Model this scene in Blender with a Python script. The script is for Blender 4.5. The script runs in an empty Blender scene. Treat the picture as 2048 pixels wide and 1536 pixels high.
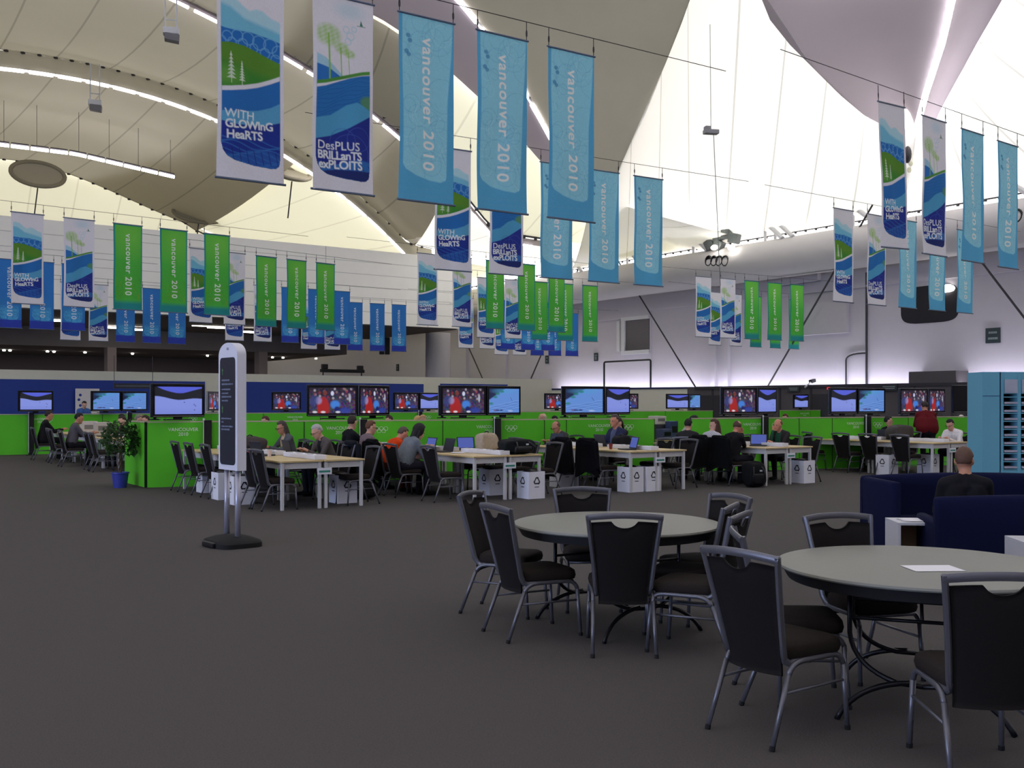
import bpy, bmesh, math, random
import numpy as np
from mathutils import Vector, Matrix, Euler

random.seed(7)
RNG = np.random.default_rng(7)
SC = bpy.context.scene
COL = SC.collection

# ------------------------------------------------------------------ camera
F_PX, EYE, HOR = 2050.0, 1.65, 804.0          # focal length in pixels of a 2048 frame, eye height, horizon row
cam_d = bpy.data.cameras.new('camera')
cam_d.sensor_fit = 'HORIZONTAL'
cam_d.sensor_width = 36.0
cam_d.lens = 36.0 * F_PX / 2048.0
cam_d.shift_y = (HOR - 768.0) / 2048.0
cam_d.clip_start, cam_d.clip_end = 0.1, 400
cam = bpy.data.objects.new('camera', cam_d)
cam.location = (0, 0, EYE)
cam.rotation_euler = (math.pi / 2, 0, 0)
COL.objects.link(cam)
SC.camera = cam

# ------------------------------------------------------------------ view + sky
SC.view_settings.view_transform = 'Standard'
SC.view_settings.look = 'None'
SC.view_settings.gamma = 1.0
SC.view_settings.use_curve_mapping = False
SC.view_settings.exposure = 0.35
W = bpy.data.worlds.new('overcast_sky')
SC.world = W
W.use_nodes = True
_wn, _wl = W.node_tree.nodes, W.node_tree.links
_bg = _wn['Background']
_bg.inputs['Color'].default_value = (1.0, 0.97, 0.985, 1)
_bg.inputs['Strength'].default_value = 3.3

# room axes: t1 runs along the banner rows and the white bulkhead, t2 along the right wall
ANG = math.radians(35)
CA, SA = math.cos(ANG), math.sin(ANG)
T1, T2 = Vector((CA, SA, 0)), Vector((-SA, CA, 0))


def uvz(u, v, z):
    return Vector((CA * u - SA * v, SA * u + CA * v, z))


def area(name, loc, target, sx, sy, energy, color, along=None):
    d = bpy.data.lights.new(name, 'AREA')
    d.shape = 'RECTANGLE'
    d.size, d.size_y, d.energy, d.color = sx, sy, energy, color
    o = bpy.data.objects.new(name, d)
    COL.objects.link(o)
    o.location = loc
    zz = (Vector(loc) - Vector(target)).normalized()
    xx = Vector(along) if along else Vector((0, 0, 1)).cross(zz)
    xx = (xx - zz * xx.dot(zz)).normalized()
    o.rotation_euler = Matrix((xx, zz.cross(xx), zz)).transposed().to_euler()
    return o


# assumed cool daylight: a bluish area lamp before the solid left wall, unseen
area('assumed_daylight_lamp', uvz(-31.5, 8, 4.0), uvz(0, 8, 0.8), 24, 6, 4200, (0.50, 0.62, 1.0))
# assumed cove lamps, unseen behind the dark partition wall, washing the white wall upwards
for _k in range(6):
    _v = 18.0 + 6.2 * _k
    area('assumed_cove_lamp', uvz(39.62, _v, 2.2), uvz(40.0, _v, 3.2), 6.1, 0.2, 70, (0.86, 0.84, 1.0), along=T2)

# area lights added to brighten the low left recess, beside its tube lamps
for _v, _z in ((58.0, 5.8), (70.0, 4.75)):
    area('added_recess_light', uvz(2, _v, _z), uvz(2, _v, 0), 50, 0.3, 700, (1.0, 0.95, 0.9), along=T1)

# ------------------------------------------------------------------ pixel <-> place helpers (used to measure positions)


def X_at(px, Y):
    return (px - 1024.0) / F_PX * Y


def Z_at(py, Y):
    return EYE - (py - HOR) / F_PX * Y


def P(px, py, Y):
    return Vector((X_at(px, Y), Y, Z_at(py, Y)))


def G(px, py):
    Y = F_PX * EYE / (py - HOR)
    return Vector((X_at(px, Y), Y, 0))


def yaw_of(d):
    return math.atan2(-d[0], d[1])            # rotation that takes local +Y to direction d


# ------------------------------------------------------------------ materials
MATS = {}


def lin(c):
    c = c / 255.0
    return c / 12.92 if c <= 0.04045 else ((c + 0.055) / 1.055) ** 2.4


def rgb(r, g, b):
    return (lin(r), lin(g), lin(b), 1.0)


def mat(name, col, rough=0.6, metal=0.0, var=0.12, scale=30.0, spec=0.4, bump=0.0, aniso=None, transl=0.0):
    if name in MATS:
        return MATS[name]
    m = bpy.data.materials.new(name)
    m.use_nodes = True
    n, l = m.node_tree.nodes, m.node_tree.links
    b = n['Principled BSDF']
    b.inputs['Roughness'].default_value = rough
    b.inputs['Metallic'].default_value = metal
    b.inputs['Specular IOR Level'].default_value = spec
    tc = n.new('ShaderNodeTexCoord')
    mp = n.new('ShaderNodeMapping')
    if aniso:
        mp.inputs['Scale'].default_value = aniso
    l.new(tc.outputs['Object'], mp.inputs['Vector'])
    nz = n.new('ShaderNodeTexNoise')
    nz.inputs['Scale'].default_value = scale
    nz.inputs['Detail'].default_value = 4
    l.new(mp.outputs['Vector'], nz.inputs['Vector'])
    mx = n.new('ShaderNodeMix')
    mx.data_type = 'RGBA'
    c = rgb(*col)
    mx.inputs['A'].default_value = tuple(x * (1 - var) for x in c[:3]) + (1,)
    mx.inputs['B'].default_value = tuple(min(1, x * (1 + var)) for x in c[:3]) + (1,)
    l.new(nz.outputs['Fac'], mx.inputs['Factor'])
    l.new(mx.outputs['Result'], b.inputs['Base Color'])
    if bump:
        bp = n.new('ShaderNodeBump')
        bp.inputs['Strength'].default_value = bump
        bp.inputs['Distance'].default_value = 0.01
        l.new(nz.outputs['Fac'], bp.inputs['Height'])
        l.new(bp.outputs['Normal'], b.inputs['Normal'])
    if transl:
        out = n['Material Output']
        tr = n.new('ShaderNodeBsdfTranslucent')
        l.new(mx.outputs['Result'], tr.inputs['Color'])
        ms = n.new('ShaderNodeMixShader')
        ms.inputs[0].default_value = transl
        l.new(b.outputs[0], ms.inputs[1])
        l.new(tr.outputs[0], ms.inputs[2])
        l.new(ms.outputs[0], out.inputs['Surface'])
    MATS[name] = m
    return m


def glow(name, col, strength):
    if name in MATS:
        return MATS[name]
    m = bpy.data.materials.new(name)
    m.use_nodes = True
    n, l = m.node_tree.nodes, m.node_tree.links
    n.remove(n['Principled BSDF'])
    e = n.new('ShaderNodeEmission')
    e.inputs['Color'].default_value = rgb(*col)
    e.inputs['Strength'].default_value = strength
    l.new(e.outputs[0], n['Material Output'].inputs['Surface'])
    MATS[name] = m
    return m


def paint(name, kind):
    """material that reads the printed picture stored in the mesh's colour attribute"""
    if name in MATS:
        return MATS[name]
    m = bpy.data.materials.new(name)
    m.use_nodes = True
    n, l = m.node_tree.nodes, m.node_tree.links
    b = n['Principled BSDF']
    at = n.new('ShaderNodeVertexColor')
    at.layer_name = 'print'
    out = n['Material Output']
    if kind == 'screen':
        e = n.new('ShaderNodeEmission')
        l.new(at.outputs['Color'], e.inputs['Color'])
        e.inputs['Strength'].default_value = 0.62
        b.inputs['Base Color'].default_value = (0.01, 0.01, 0.012, 1)
        b.inputs['Roughness'].default_value = 0.25
        a = n.new('ShaderNodeAddShader')
        l.new(b.outputs[0], a.inputs[0])
        l.new(e.outputs[0], a.inputs[1])
        l.new(a.outputs[0], out.inputs['Surface'])
    else:
        nz = n.new('ShaderNodeTexNoise')
        nz.inputs['Scale'].default_value = 220
        tc = n.new('ShaderNodeTexCoord')
        l.new(tc.outputs['Object'], nz.inputs['Vector'])
        mr = n.new('ShaderNodeMapRange')
        mr.inputs['To Min'].default_value = 0.88
        mr.inputs['To Max'].default_value = 1.12
        l.new(nz.outputs['Fac'], mr.inputs['Value'])
        mu = n.new('ShaderNodeMix')
        mu.data_type = 'RGBA'
        mu.blend_type = 'MULTIPLY'
        mu.inputs['Factor'].default_value = 1
        l.new(at.outputs['Color'], mu.inputs['A'])
        l.new(mr.outputs['Result'], mu.inputs['B'])
        l.new(mu.outputs['Result'], b.inputs['Base Color'])
        b.inputs['Roughness'].default_value = 0.8
        b.inputs['Specular IOR Level'].default_value = 0.2
        tr = n.new('ShaderNodeBsdfTranslucent')
        l.new(mu.outputs['Result'], tr.inputs['Color'])
        ms = n.new('ShaderNodeMixShader')
        ms.inputs[0].default_value = 0.4
        l.new(b.outputs[0], ms.inputs[1])
        l.new(tr.outputs[0], ms.inputs[2])
        l.new(ms.outputs[0], out.inputs['Surface'])
    MATS[name] = m
    return m


def fabric(name, dif, tra, seams=0.0, mott=0.06):
    """roof membrane: diffuse + light coming through it; seams run across the span at equal steps of the UV"""
    if name in MATS:
        return MATS[name]
    m = bpy.data.materials.new(name)
    m.use_nodes = True
    n, l = m.node_tree.nodes, m.node_tree.links
    n.remove(n['Principled BSDF'])
    out = n['Material Output']
    uv = n.new('ShaderNodeUVMap')
    uv.uv_map = 'UVMap'
    sp = n.new('ShaderNodeSeparateXYZ')
    l.new(uv.outputs[0], sp.inputs[0])
    fr = n.new('ShaderNodeMath')
    fr.operation = 'FRACT'
    l.new(sp.outputs['X'], fr.inputs[0])
    lt = n.new('ShaderNodeMath')
    lt.operation = 'LESS_THAN'
    lt.inputs[1].default_value = 0.035
    l.new(fr.outputs[0], lt.inputs[0])
    sc_ = n.new('ShaderNodeMath')
    sc_.operation = 'MULTIPLY'
    sc_.inputs[1].default_value = seams
    l.new(lt.outputs[0], sc_.inputs[0])
    nz = n.new('ShaderNodeTexNoise')
    nz.inputs['Scale'].default_value = 0.45
    nz.inputs['Detail'].default_value = 5
    tc = n.new('ShaderNodeTexCoord')
    l.new(tc.outputs['Object'], nz.inputs['Vector'])
    mr = n.new('ShaderNodeMapRange')
    mr.inputs['To Min'].default_value = 1 - mott
    mr.inputs['To Max'].default_value = 1 + mott
    l.new(nz.outputs['Fac'], mr.inputs['Value'])
    sub = n.new('ShaderNodeMath')
    sub.operation = 'SUBTRACT'
    l.new(mr.outputs['Result'], sub.inputs[0])
    l.new(sc_.outputs[0], sub.inputs[1])

    def tint(c):
        mu = n.new('ShaderNodeMix')
        mu.data_type = 'RGBA'
        mu.blend_type = 'MULTIPLY'
        mu.inputs['Factor'].default_value = 1
        mu.inputs['A'].default_value = c
        l.new(sub.outputs[0], mu.inputs['B'])
        return mu.outputs['Result']
    d = n.new('ShaderNodeBsdfDiffuse')
    l.new(tint(dif), d.inputs['Color'])
    t = n.new('ShaderNodeBsdfTranslucent')
    l.new(tint(tra), t.inputs['Color'])
    a = n.new('ShaderNodeAddShader')
    l.new(d.outputs[0], a.inputs[0])
    l.new(t.outputs[0], a.inputs[1])
    l.new(a.outputs[0], out.inputs['Surface'])
    MATS[name] = m
    return m


# ------------------------------------------------------------------ mesh helpers


class MB:
    """collects simple shapes and links them as ONE mesh object"""

    def __init__(s):
        s.v, s.f, s.m = [], [], []
        s.mi = 0

    def add(s, verts, faces, M=None):
        o = len(s.v)
        for p in verts:
            p = Vector(p)
            s.v.append(tuple(M @ p) if M else tuple(p))
        for f in faces:
            s.f.append(tuple(i + o for i in f))
            s.m.append(s.mi)
        return s

    def box(s, c, d, rot=None, bev=0.0):
        x, y, z = d[0] / 2, d[1] / 2, d[2] / 2
        M = Matrix.Translation(c)
        if rot:
            M = M @ Euler(rot).to_matrix().to_4x4()
        if bev <= 0:
            v = [(a * x, b * y, e * z) for e in (-1, 1) for b in (-1, 1) for a in (-1, 1)]
            f = [(0, 2, 3, 1), (4, 5, 7, 6), (0, 1, 5, 4), (2, 6, 7, 3), (0, 4, 6, 2), (1, 3, 7, 5)]
            return s.add(v, f, M)
        bm = bmesh.new()
        bmesh.ops.create_cube(bm, size=1)
        bmesh.ops.scale(bm, vec=(d[0], d[1], d[2]), verts=bm.verts)
        bmesh.ops.bevel(bm, geom=bm.edges[:], offset=min(bev, 0.45 * min(d)), segments=2, affect='EDGES', profile=0.6)
        bm.verts.index_update()
        v = [tuple(q.co) for q in bm.verts]
        f = [tuple(q.index for q in g.verts) for g in bm.faces]
        bm.free()
        return s.add(v, f, M)

    def prism(s, pts, z0, z1, M=None):
        """closed outline (x, y) counter-clockwise, from z0 to z1"""
        n = len(pts)
        v = [(p[0], p[1], z0) for p in pts] + [(p[0], p[1], z1) for p in pts]
        f = [tuple(range(n - 1, -1, -1)), tuple(range(n, 2 * n))]
        f += [(i, (i + 1) % n, n + (i + 1) % n, n + i) for i in range(n)]
        return s.add(v, f, M)

    def tube(s, pts, r, seg=8, caps=True, closed=False, sq=None):
        """swept tube; r a number or one per point; sq=(a, b) scales the section along its two axes"""
        pts = [Vector(p) for p in pts]
        n = len(pts)
        rr = r if isinstance(r, (list, tuple)) else [r] * n
        v, f = [], []
        up = None
        for i, p in enumerate(pts):
            if closed:
                t = (pts[(i + 1) % n] - pts[i - 1]).normalized()
            else:
                t = (pts[min(i + 1, n - 1)] - pts[max(i - 1, 0)]).normalized()
            if up is None:
                up = Vector((0, 0, 1)) if abs(t.z) < 0.9 else Vector((0, 1, 0))
            a = t.cross(up)
            if a.length < 1e-4:
                a = t.cross(Vector((1, 0, 0)))
            a.normalize()
            b = a.cross(t).normalized()
            up = b
            for k in range(seg):
                w = 2 * math.pi * (k + 0.5) / seg
                q = p + (a * math.cos(w) * (sq[0] if sq else 1) + b * math.sin(w) * (sq[1] if sq else 1)) * rr[i]
                v.append(tuple(q))
        m = n if closed else n - 1
        for i in range(m):
            for k in range(seg):
                j = (i + 1) % n
                f.append((i * seg + k, i * seg + (k + 1) % seg, j * seg + (k + 1) % seg, j * seg + k))
        if caps and not closed:
            f.append(tuple(range(seg - 1, -1, -1)))
            f.append(tuple((n - 1) * seg + k for k in range(seg)))
        return s.add(v, f)

    def lathe(s, prof, seg=24, M=None):
        v, f = [], []
        n = len(prof)
        for r, z in prof:
            for k in range(seg):
                w = 2 * math.pi * k / seg
                v.append((r * math.cos(w), r * math.sin(w), z))
        for i in range(n - 1):
            for k in range(seg):
                f.append((i * seg + k, i * seg + (k + 1) % seg, (i + 1) * seg + (k + 1) % seg, (i + 1) * seg + k))
        f.append(tuple(range(seg - 1, -1, -1)))
        f.append(tuple((n - 1) * seg + k for k in range(seg)))
        return s.add(v, f, M)

    def ell(s, c, r, seg=12, rings=8, M=None):
        v, f = [(c[0], c[1], c[2] + r[2])], []
        for i in range(1, rings):
            th = math.pi * i / rings
            for k in range(seg):
                w = 2 * math.pi * k / seg
                v.append((c[0] + r[0] * math.sin(th) * math.cos(w), c[1] + r[1] * math.sin(th) * math.sin(w), c[2] + r[2] * math.cos(th)))
        v.append((c[0], c[1], c[2] - r[2]))
        for k in range(seg):
            f.append((0, 1 + k, 1 + (k + 1) % seg))
        for i in range(rings - 2):
            for k in range(seg):
                a, b = 1 + i * seg + k, 1 + i * seg + (k + 1) % seg
                f.append((a, a + seg, b + seg, b))
        last = len(v) - 1
        for k in range(seg):
            f.append((last, last - seg + (k + 1) % seg, last - seg + k))
        return s.add(v, f, M)

    def cap(s, p0, p1, r0, r1, seg=10):
        """tapered limb with rounded ends"""
        p0, p1 = Vector(p0), Vector(p1)
        t = p1 - p0
        L = max(t.length, 1e-5)
        t = t / L
        pts, rr = [], []
        for k in range(4):
            w = math.pi / 2 * (k + 0.15) / 4
            pts.append(p0 - t * r0 * math.cos(w))
            rr.append(r0 * math.sin(w))
        for k in range(5):
            pts.append(p0 + t * L * k / 4)
            rr.append(r0 + (r1 - r0) * k / 4)
        for k in range(3, -1, -1):
            w = math.pi / 2 * (k + 0.15) / 4
            pts.append(p1 + t * r1 * math.cos(w))
            rr.append(r1 * math.sin(w))
        return s.tube(pts, rr, seg)

    def grid(s, fn, nu, nv, flip=False):
        v = [tuple(fn(i / nu, j / nv)) for j in range(nv + 1) for i in range(nu + 1)]
        f = []
        for j in range(nv):
            for i in range(nu):
                a = j * (nu + 1) + i
                q = (a, a + 1, a + nu + 2, a + nu + 1)
                f.append(q[::-1] if flip else q)
        return s.add(v, f)

    def mesh(s, name, mats, smooth=False):
        me = bpy.data.meshes.new(name)
        me.from_pydata(s.v, [], s.f)
        for q in (mats if isinstance(mats, (list, tuple)) else [mats]):
            me.materials.append(q)
        me.polygons.foreach_set('material_index', s.m)
        if smooth:
            me.polygons.foreach_set('use_smooth', [True] * len(s.f))
        me.update()
        return me

    def build(s, name, mats, parent=None, smooth=False, loc=None, rotz=None, angle=None):
        o = bpy.data.objects.new(name, s.mesh(name, mats, smooth or angle is not None))
        COL.objects.link(o)
        if angle is not None:
            o.data.set_sharp_from_angle(angle=math.radians(angle))
        if parent:
            o.parent = parent
        if loc is not None:
            o.location = loc
        if rotz is not None:
            o.rotation_euler = (0, 0, rotz)
        return o


def tag(o, label=None, cat=None, group=None, kind=None):
    if label:
        o['label'] = label
    if cat:
        o['category'] = cat
    if group:
        o['group'] = group
    if kind:
        o['kind'] = kind
    return o


def thing(name, label, cat, loc=(0, 0, 0), rotz=0.0, group=None):
    o = bpy.data.objects.new(name, None)
    o.empty_display_size = 0.1
    COL.objects.link(o)
    o.location = loc
    o.rotation_euler = (0, 0, rotz)
    return tag(o, label, cat, group)


def struct(o):
    o['kind'] = 'structure'
    return o


def dup(root, loc, rotz, label=None, group=None, name=None):
    kids = KIDS[root.name]
    r = root.copy()
    COL.objects.link(r)
    r.location = loc
    r.rotation_euler = (0, 0, rotz)
    if label:
        r['label'] = label
    if group:
        r['group'] = group
    for c, subs in kids:
        k = c.copy()
        COL.objects.link(k)
        k.parent = r
        for q in subs:
            d = q.copy()
            COL.objects.link(d)
            d.parent = k
    return r


KIDS = {}


def proto(root):
    """remember a finished thing's parts so that it can be copied"""
    KIDS[root.name] = [(c, list(c.children)) for c in root.children]
    return root


ORD = ['first', 'second', 'third', 'fourth', 'fifth', 'sixth', 'seventh', 'eighth', 'ninth', 'tenth', 'eleventh', 'twelfth']


def text_mesh(txt, size, align='CENTER', spacing=1.0, shear=0.0):
    """flat letters of Blender's own font as (verts, faces); x right, y up"""
    c = bpy.data.curves.new('letters', 'FONT')
    c.body = txt
    c.size = size
    c.align_x = align
    c.space_character = spacing
    c.shear = shear
    c.resolution_u = 3
    o = bpy.data.objects.new('letters', c)
    COL.objects.link(o)
    bpy.context.view_layer.update()
    me = bpy.data.meshes.new_from_object(o)
    v = [tuple(q.co) for q in me.vertices]
    f = [tuple(p.vertices) for p in me.polygons]
    bpy.data.objects.remove(o)
    bpy.data.curves.remove(c)
    bpy.data.meshes.remove(me)
    return v, f
# ================================================================== THE HALL
M_floor = mat('carpet_grey', (84, 80, 78), rough=0.95, var=0.28, scale=90, spec=0.1, bump=0.3)
M_white = mat('wall_white_dimmed', (188, 183, 190), rough=0.8, var=0.03, scale=3)  # greyed to stand in for the grazing light on the right wall
M_bulk = mat('bulkhead_white_lit', (246, 244, 236), rough=0.75, var=0.03, scale=2)  # whiter than the walls, in place of the fuller light it faces
M_cream = mat('cream_panel', (212, 209, 190), rough=0.8, var=0.04, scale=4)
M_dark = mat('charcoal_panel', (78, 74, 76), rough=0.8, var=0.06, scale=4)
M_dark2 = mat('soffit_dark_paint', (110, 104, 102), rough=0.9, var=0.08, scale=2)
M_blue = mat('navy_blue_panel', (32, 58, 140), rough=0.6, var=0.05, scale=5)
M_teal = mat('deep_teal_paint', (30, 66, 88), rough=0.7, var=0.06, scale=5)
M_black = mat('black_plastic', (16, 16, 18), rough=0.45, var=0.15, scale=20)
M_steel = mat('painted_steel_white', (205, 205, 205), rough=0.45, var=0.05, scale=8)
M_cable = mat('dark_steel_cable', (58, 56, 58), rough=0.5, metal=0.3)
M_alu = mat('aluminium_grey', (140, 140, 142), rough=0.35, metal=0.6, var=0.08)
M_tube = glow('fluorescent_tube_light', (250, 245, 255), 9.0)
M_lamp = glow('lamp_light', (255, 250, 240), 12.0)
M_hole = mat('black_void', (22, 18, 28), rough=0.6)


def ubox(b, u0, u1, v0, v1, z0, z1):
    c = [uvz(u, v, z) for z in (z0, z1) for v in (v0, v1) for u in (u0, u1)]
    return b.add(c, [(0, 2, 3, 1), (4, 5, 7, 6), (0, 1, 5, 4), (2, 6, 7, 3), (0, 4, 6, 2), (1, 3, 7, 5)])


def wallbox(b, p, q, thick, z0, z1):
    """upright slab between two ground points"""
    p, q = Vector((p[0], p[1], 0)), Vector((q[0], q[1], 0))
    d = (q - p).normalized()
    n = Vector((-d.y, d.x, 0)) * thick
    c = [p, q, p + n, q + n]
    v = [(x.x, x.y, z) for z in (z0, z1) for x in c]
    return b.add(v, [(0, 2, 3, 1), (4, 5, 7, 6), (0, 1, 5, 4), (2, 6, 7, 3), (0, 4, 6, 2), (1, 3, 7, 5)])


def on_u(px, py, u):
    """(v, z) where the line of sight of that measured point meets the plane at u"""
    m = (px - 1024) / F_PX
    Y = u / (m * CA + SA)
    return (CA - SA * m) * Y, Z_at(py, Y)


def on_v(px, py, v):
    m = (px - 1024) / F_PX
    Y = v / (CA - SA * m)
    return (CA * m + SA) * Y, Z_at(py, Y)


# ---- floor
b = MB()
b.grid(lambda a, c: uvz(-32 + 74 * a, -20 + 100 * c, 0), 4, 4)
struct(b.build('floor', M_floor))

UW = 40.2
# ---- right wall with its openings
b = MB()
ubox(b, UW, UW + 0.3, -20, 80, 0, 9.45)
struct(b.build('wall_right', M_white))
# shallow panels and ledges of the wall
b = MB()
v0, z0 = on_u(1302, 600, UW)
ubox(b, UW - 0.12, UW + 0.05, 12, v0, 6.9, 7.0)
ubox(b, UW - 0.12, UW + 0.05, v0, 60, 6.55, 6.63)
ubox(b, UW - 0.05, UW + 0.05, v0 - 0.05, v0 + 0.05, 2.3, 6.9)
for px in (1430, 1456):
    vv, zz = on_u(px, 690, UW)
    ubox(b, UW - 0.2, UW, vv - 0.16, vv + 0.16, 0, 5.4)
for px, py in ((1585, 540), (1640, 640)):
    vv, zz = on_u(px, py, UW)
    ubox(b, UW - 0.25, UW, vv - 1.7, vv + 1.2, zz - 0.7, zz + 0.8)
vv, zz = on_u(930, 690, UW)
ubox(b, UW - 0.25, UW, vv - 0.5, vv + 0.5, 0, 8)
vv, zz = on_u(1012, 690, UW)
ubox(b, UW - 0.2, UW, vv - 0.25, vv + 0.1, 0, 8)
struct(b.build('trim_1', M_white))

# rounded dark opening high in the right wall, with a lamp in its corner
va, za = on_u(1802, 643, UW)
vb, zb = on_u(1918, 572, UW)
cv, cz, hw, hh = (va + vb) / 2, (za + zb) / 2, abs(va - vb) / 2, abs(zb - za) / 2 + 0.15
pts = []
for k in range(32):
    w = 2 * math.pi * k / 32
    cx, sx = math.cos(w), math.sin(w)
    pts.append((cv + hw * math.copysign(abs(cx) ** 0.45, cx), cz + hh * math.copysign(abs(sx) ** 0.45, sx)))
b = MB()
n = len(pts)
b.add([uvz(UW - 0.02, p[0], p[1]) for p in pts] + [uvz(UW + 0.02, p[0], p[1]) for p in pts],
      [tuple(range(n)), tuple(range(2 * n - 1, n - 1, -1))] + [(i, n + i, n + (i + 1) % n, (i + 1) % n) for i in range(n)])
struct(b.build('window_2', M_hole))
vl, zl = on_u(1889, 577, UW - 0.2)
t = thing('wall_lamp', 'bright white lamp in the top right corner of the dark rounded wall opening', 'lamp', uvz(UW - 0.1, vl, zl), -ANG)
b = MB()
b.box((0, 0.06, 0.1), (0.5, 0.1, 0.18), bev=0.02)
b.build('housing', M_steel, t)
b = MB()
b.ell((0, -0.02, 0), (0.42, 0.08, 0.16))
b.build('lens', M_lamp, t, True)

# louvred window with white frame
va, za = on_u(1252, 702, UW)
vb, zb = on_u(1299, 637, UW)
vo, _ = on_u(1240, 702, UW)
b = MB()
ubox(b, UW - 0.03, UW + 0.02, vb, va, za, zb)
w1 = struct(b.build('window_1', mat('grey_louvre', (98, 94, 96), rough=0.6, var=0.2, scale=3, aniso=(0.1, 0.1, 30))))
b = MB()
for (q0, q1, y0, y1) in ((vb - 0.05, va + 0.3, zb, zb + 0.2), (vb - 0.05, va + 0.3, za - 0.22, za), (va, va + 0.3, za, zb), (vo - 0.1, vo + 0.15, za, zb)):
    ubox(b, UW - 0.14, UW, q0, q1, y0, y1)
o = b.build('window_frame', M_steel, w1)

# ---- charcoal partition wall in front of the right wall, cove with assumed lamps behind it
UD = 39.3
b = MB()
ubox(b, UD, UD + 0.12, 6, 39.7, 0, 2.44)
va, _ = on_u(1912, 760, UD)
vb, _ = on_u(1818, 760, UD)
ubox(b, UD - 0.02, UD + 0.9, va, vb, 0, 2.95)
struct(b.build('wall_partition', M_dark))
b = MB()
ubox(b, UD - 0.06, UD - 0.001, 6, 39.1, 2.32, 2.46)
for px in (1425, 1560, 1622, 1708, 1830, 1905, 1935):
    vv, _ = on_u(px, 800, UD)
    ubox(b, UD - 0.03, UD - 0.001, vv - 0.06, vv + 0.06, 0, 2.32)
for px0, px1, zt in ((1400, 1440, 2.0), (1622, 1655, 2.02), (1800, 1820, 2.1)):
    va, _ = on_u(px0, 800, UD)
    vb, _ = on_u(px1, 800, UD)
    ubox(b, UD - 0.02, UD - 0.001, vb, va, 0, zt)
struct(b.build('trim_2', mat('charcoal_trim', (48, 46, 52), rough=0.7)))
b = MB()
pA, pB = Vector((2.4, 61.5, 0)), Vector((9.75, 55.0, 0))
wallbox(b, pA, pB, 0.12, 0, 2.44)
struct(b.build('wall_cream_low', M_cream))
b = MB()
d_ = (pB - pA).normalized()
nn = Vector((d_.y, -d_.x, 0))
if nn.y > 0:
    nn = -nn
wallbox(b, pA + nn * 0.03, pB + nn * 0.03, 0.14, 2.36, 2.46)
struct(b.build('trim_3', mat('navy_cap', (36, 42, 84), rough=0.6)))
# ---- cream wall on the left with navy panels
cA, cB = Vector((-24.0, 40.1, 0)), Vector((2.4, 61.5, 0))
cd = (cB - cA).normalized()
b = MB()
wallbox(b, cA, cB, 0.15, 0, 3.0)
struct(b.build('wall_cream', M_cream))


def on_line(px, a, d):
    """ground point of line a + s d seen at column px"""
    m = (px - 1024) / F_PX
    s = (m * a.y - a.x) / (d.x - m * d.y)
    return a + d * s


cn = Vector((cd.y, -cd.x, 0))
b = MB()
for (p0, p1, zt) in ((-40, 409, 2.60), (470, 846, 2.62), (880, 1014, 2.66)):
    q0, q1 = on_line(p0, cA, cd), on_line(p1, cA, cd)
    wallbox(b, q0 + cn * 0.06, q1 + cn * 0.06, 0.05, 0, zt)
tri = b.build('trim_4', M_blue)
struct(tri)
b = MB()
q0, q1 = on_line(1391, pA, d_), on_line(1411, pA, d_)
wallbox(b, q0 + nn * 0.08, q1 + nn * 0.08, 0.06, 0, 2.4)
struct(b.build('trim_5', M_blue))

# ---- white bulkhead (upper left wall) and the dark recess below it
VB = 52.2
b = MB()
ubox(b, -30, 33.0, VB, VB + 0.3, 6.05, 10.25)
ubox(b, 32.7, 33.0, VB + 0.3, 78, 6.05, 10.25)
struct(b.build('wall_bulkhead', M_bulk))
b = MB()
for z in (6.75, 7.45, 8.15, 8.85, 9.55):
    ubox(b, -30, 33.0, VB - 0.012, VB, z, z + 0.025)
for k in range(10):
    u = -28 + 6.5 * k
    ubox(b, u, u + 0.03, VB - 0.012, VB, 6.05, 10.25)
struct(b.build('trim_6', mat('bulkhead_joint', (196, 194, 188), rough=0.8)))
b = MB()
ubox(b, -30, 32.7, VB + 0.3, 64, 6.0, 6.3)
ubox(b, -30, 31.0, 64, 64.4, 4.9, 6.3)
ubox(b, -30, 31.0, 64.4, 78, 4.9, 5.1)
struct(b.build('ceiling_recess', M_dark2))
b = MB()
ubox(b, -30, 30, 77, 77.3, 0, 5.0)
struct(b.build('wall_recess', mat('recess_brown', (112, 100, 98), rough=0.9)))
b = MB()
ubox(b, -30, 29, 76.7, 77, 3.1, 3.6)
struct(b.build('trim_7', M_teal))
for px0, px1 in ((215, 233), (518, 535)):
    ua, _ = on_v(px0, 700, 63.6)
    ub, _ = on_v(px1, 700, 63.6)
    b = MB()
    ubox(b, ua, ub, 63.6, 64.4, 0, 4.9)
    struct(b.build('column', mat('column_taupe', (128, 116, 112), rough=0.8)))
# round pier under the right end of the bulkhead
uc, _ = on_v(884, 700, 56)
b = MB()
b.lathe([(0.8, 0), (0.8, 6.05)], 32, Matrix.Translation(uvz(uc, 56.5, 0)))
struct(b.build('column_round', mat('pier_grey', (176, 172, 174), rough=0.8), smooth=False, angle=40))
# ---- enclosing walls beyond the picture
b = MB()
ubox(b, -32, UW, -20.3, -20, 0, 16)
struct(b.build('wall_back', M_white))
b = MB()
ubox(b, -32.3, -32, -20, 80, 0, 18)
struct(b.build('wall_left', M_white))
b = MB()
ubox(b, -32, UW + 0.3, 80, 80.3, 0, 16)
struct(b.build('wall_far', M_white))

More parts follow.
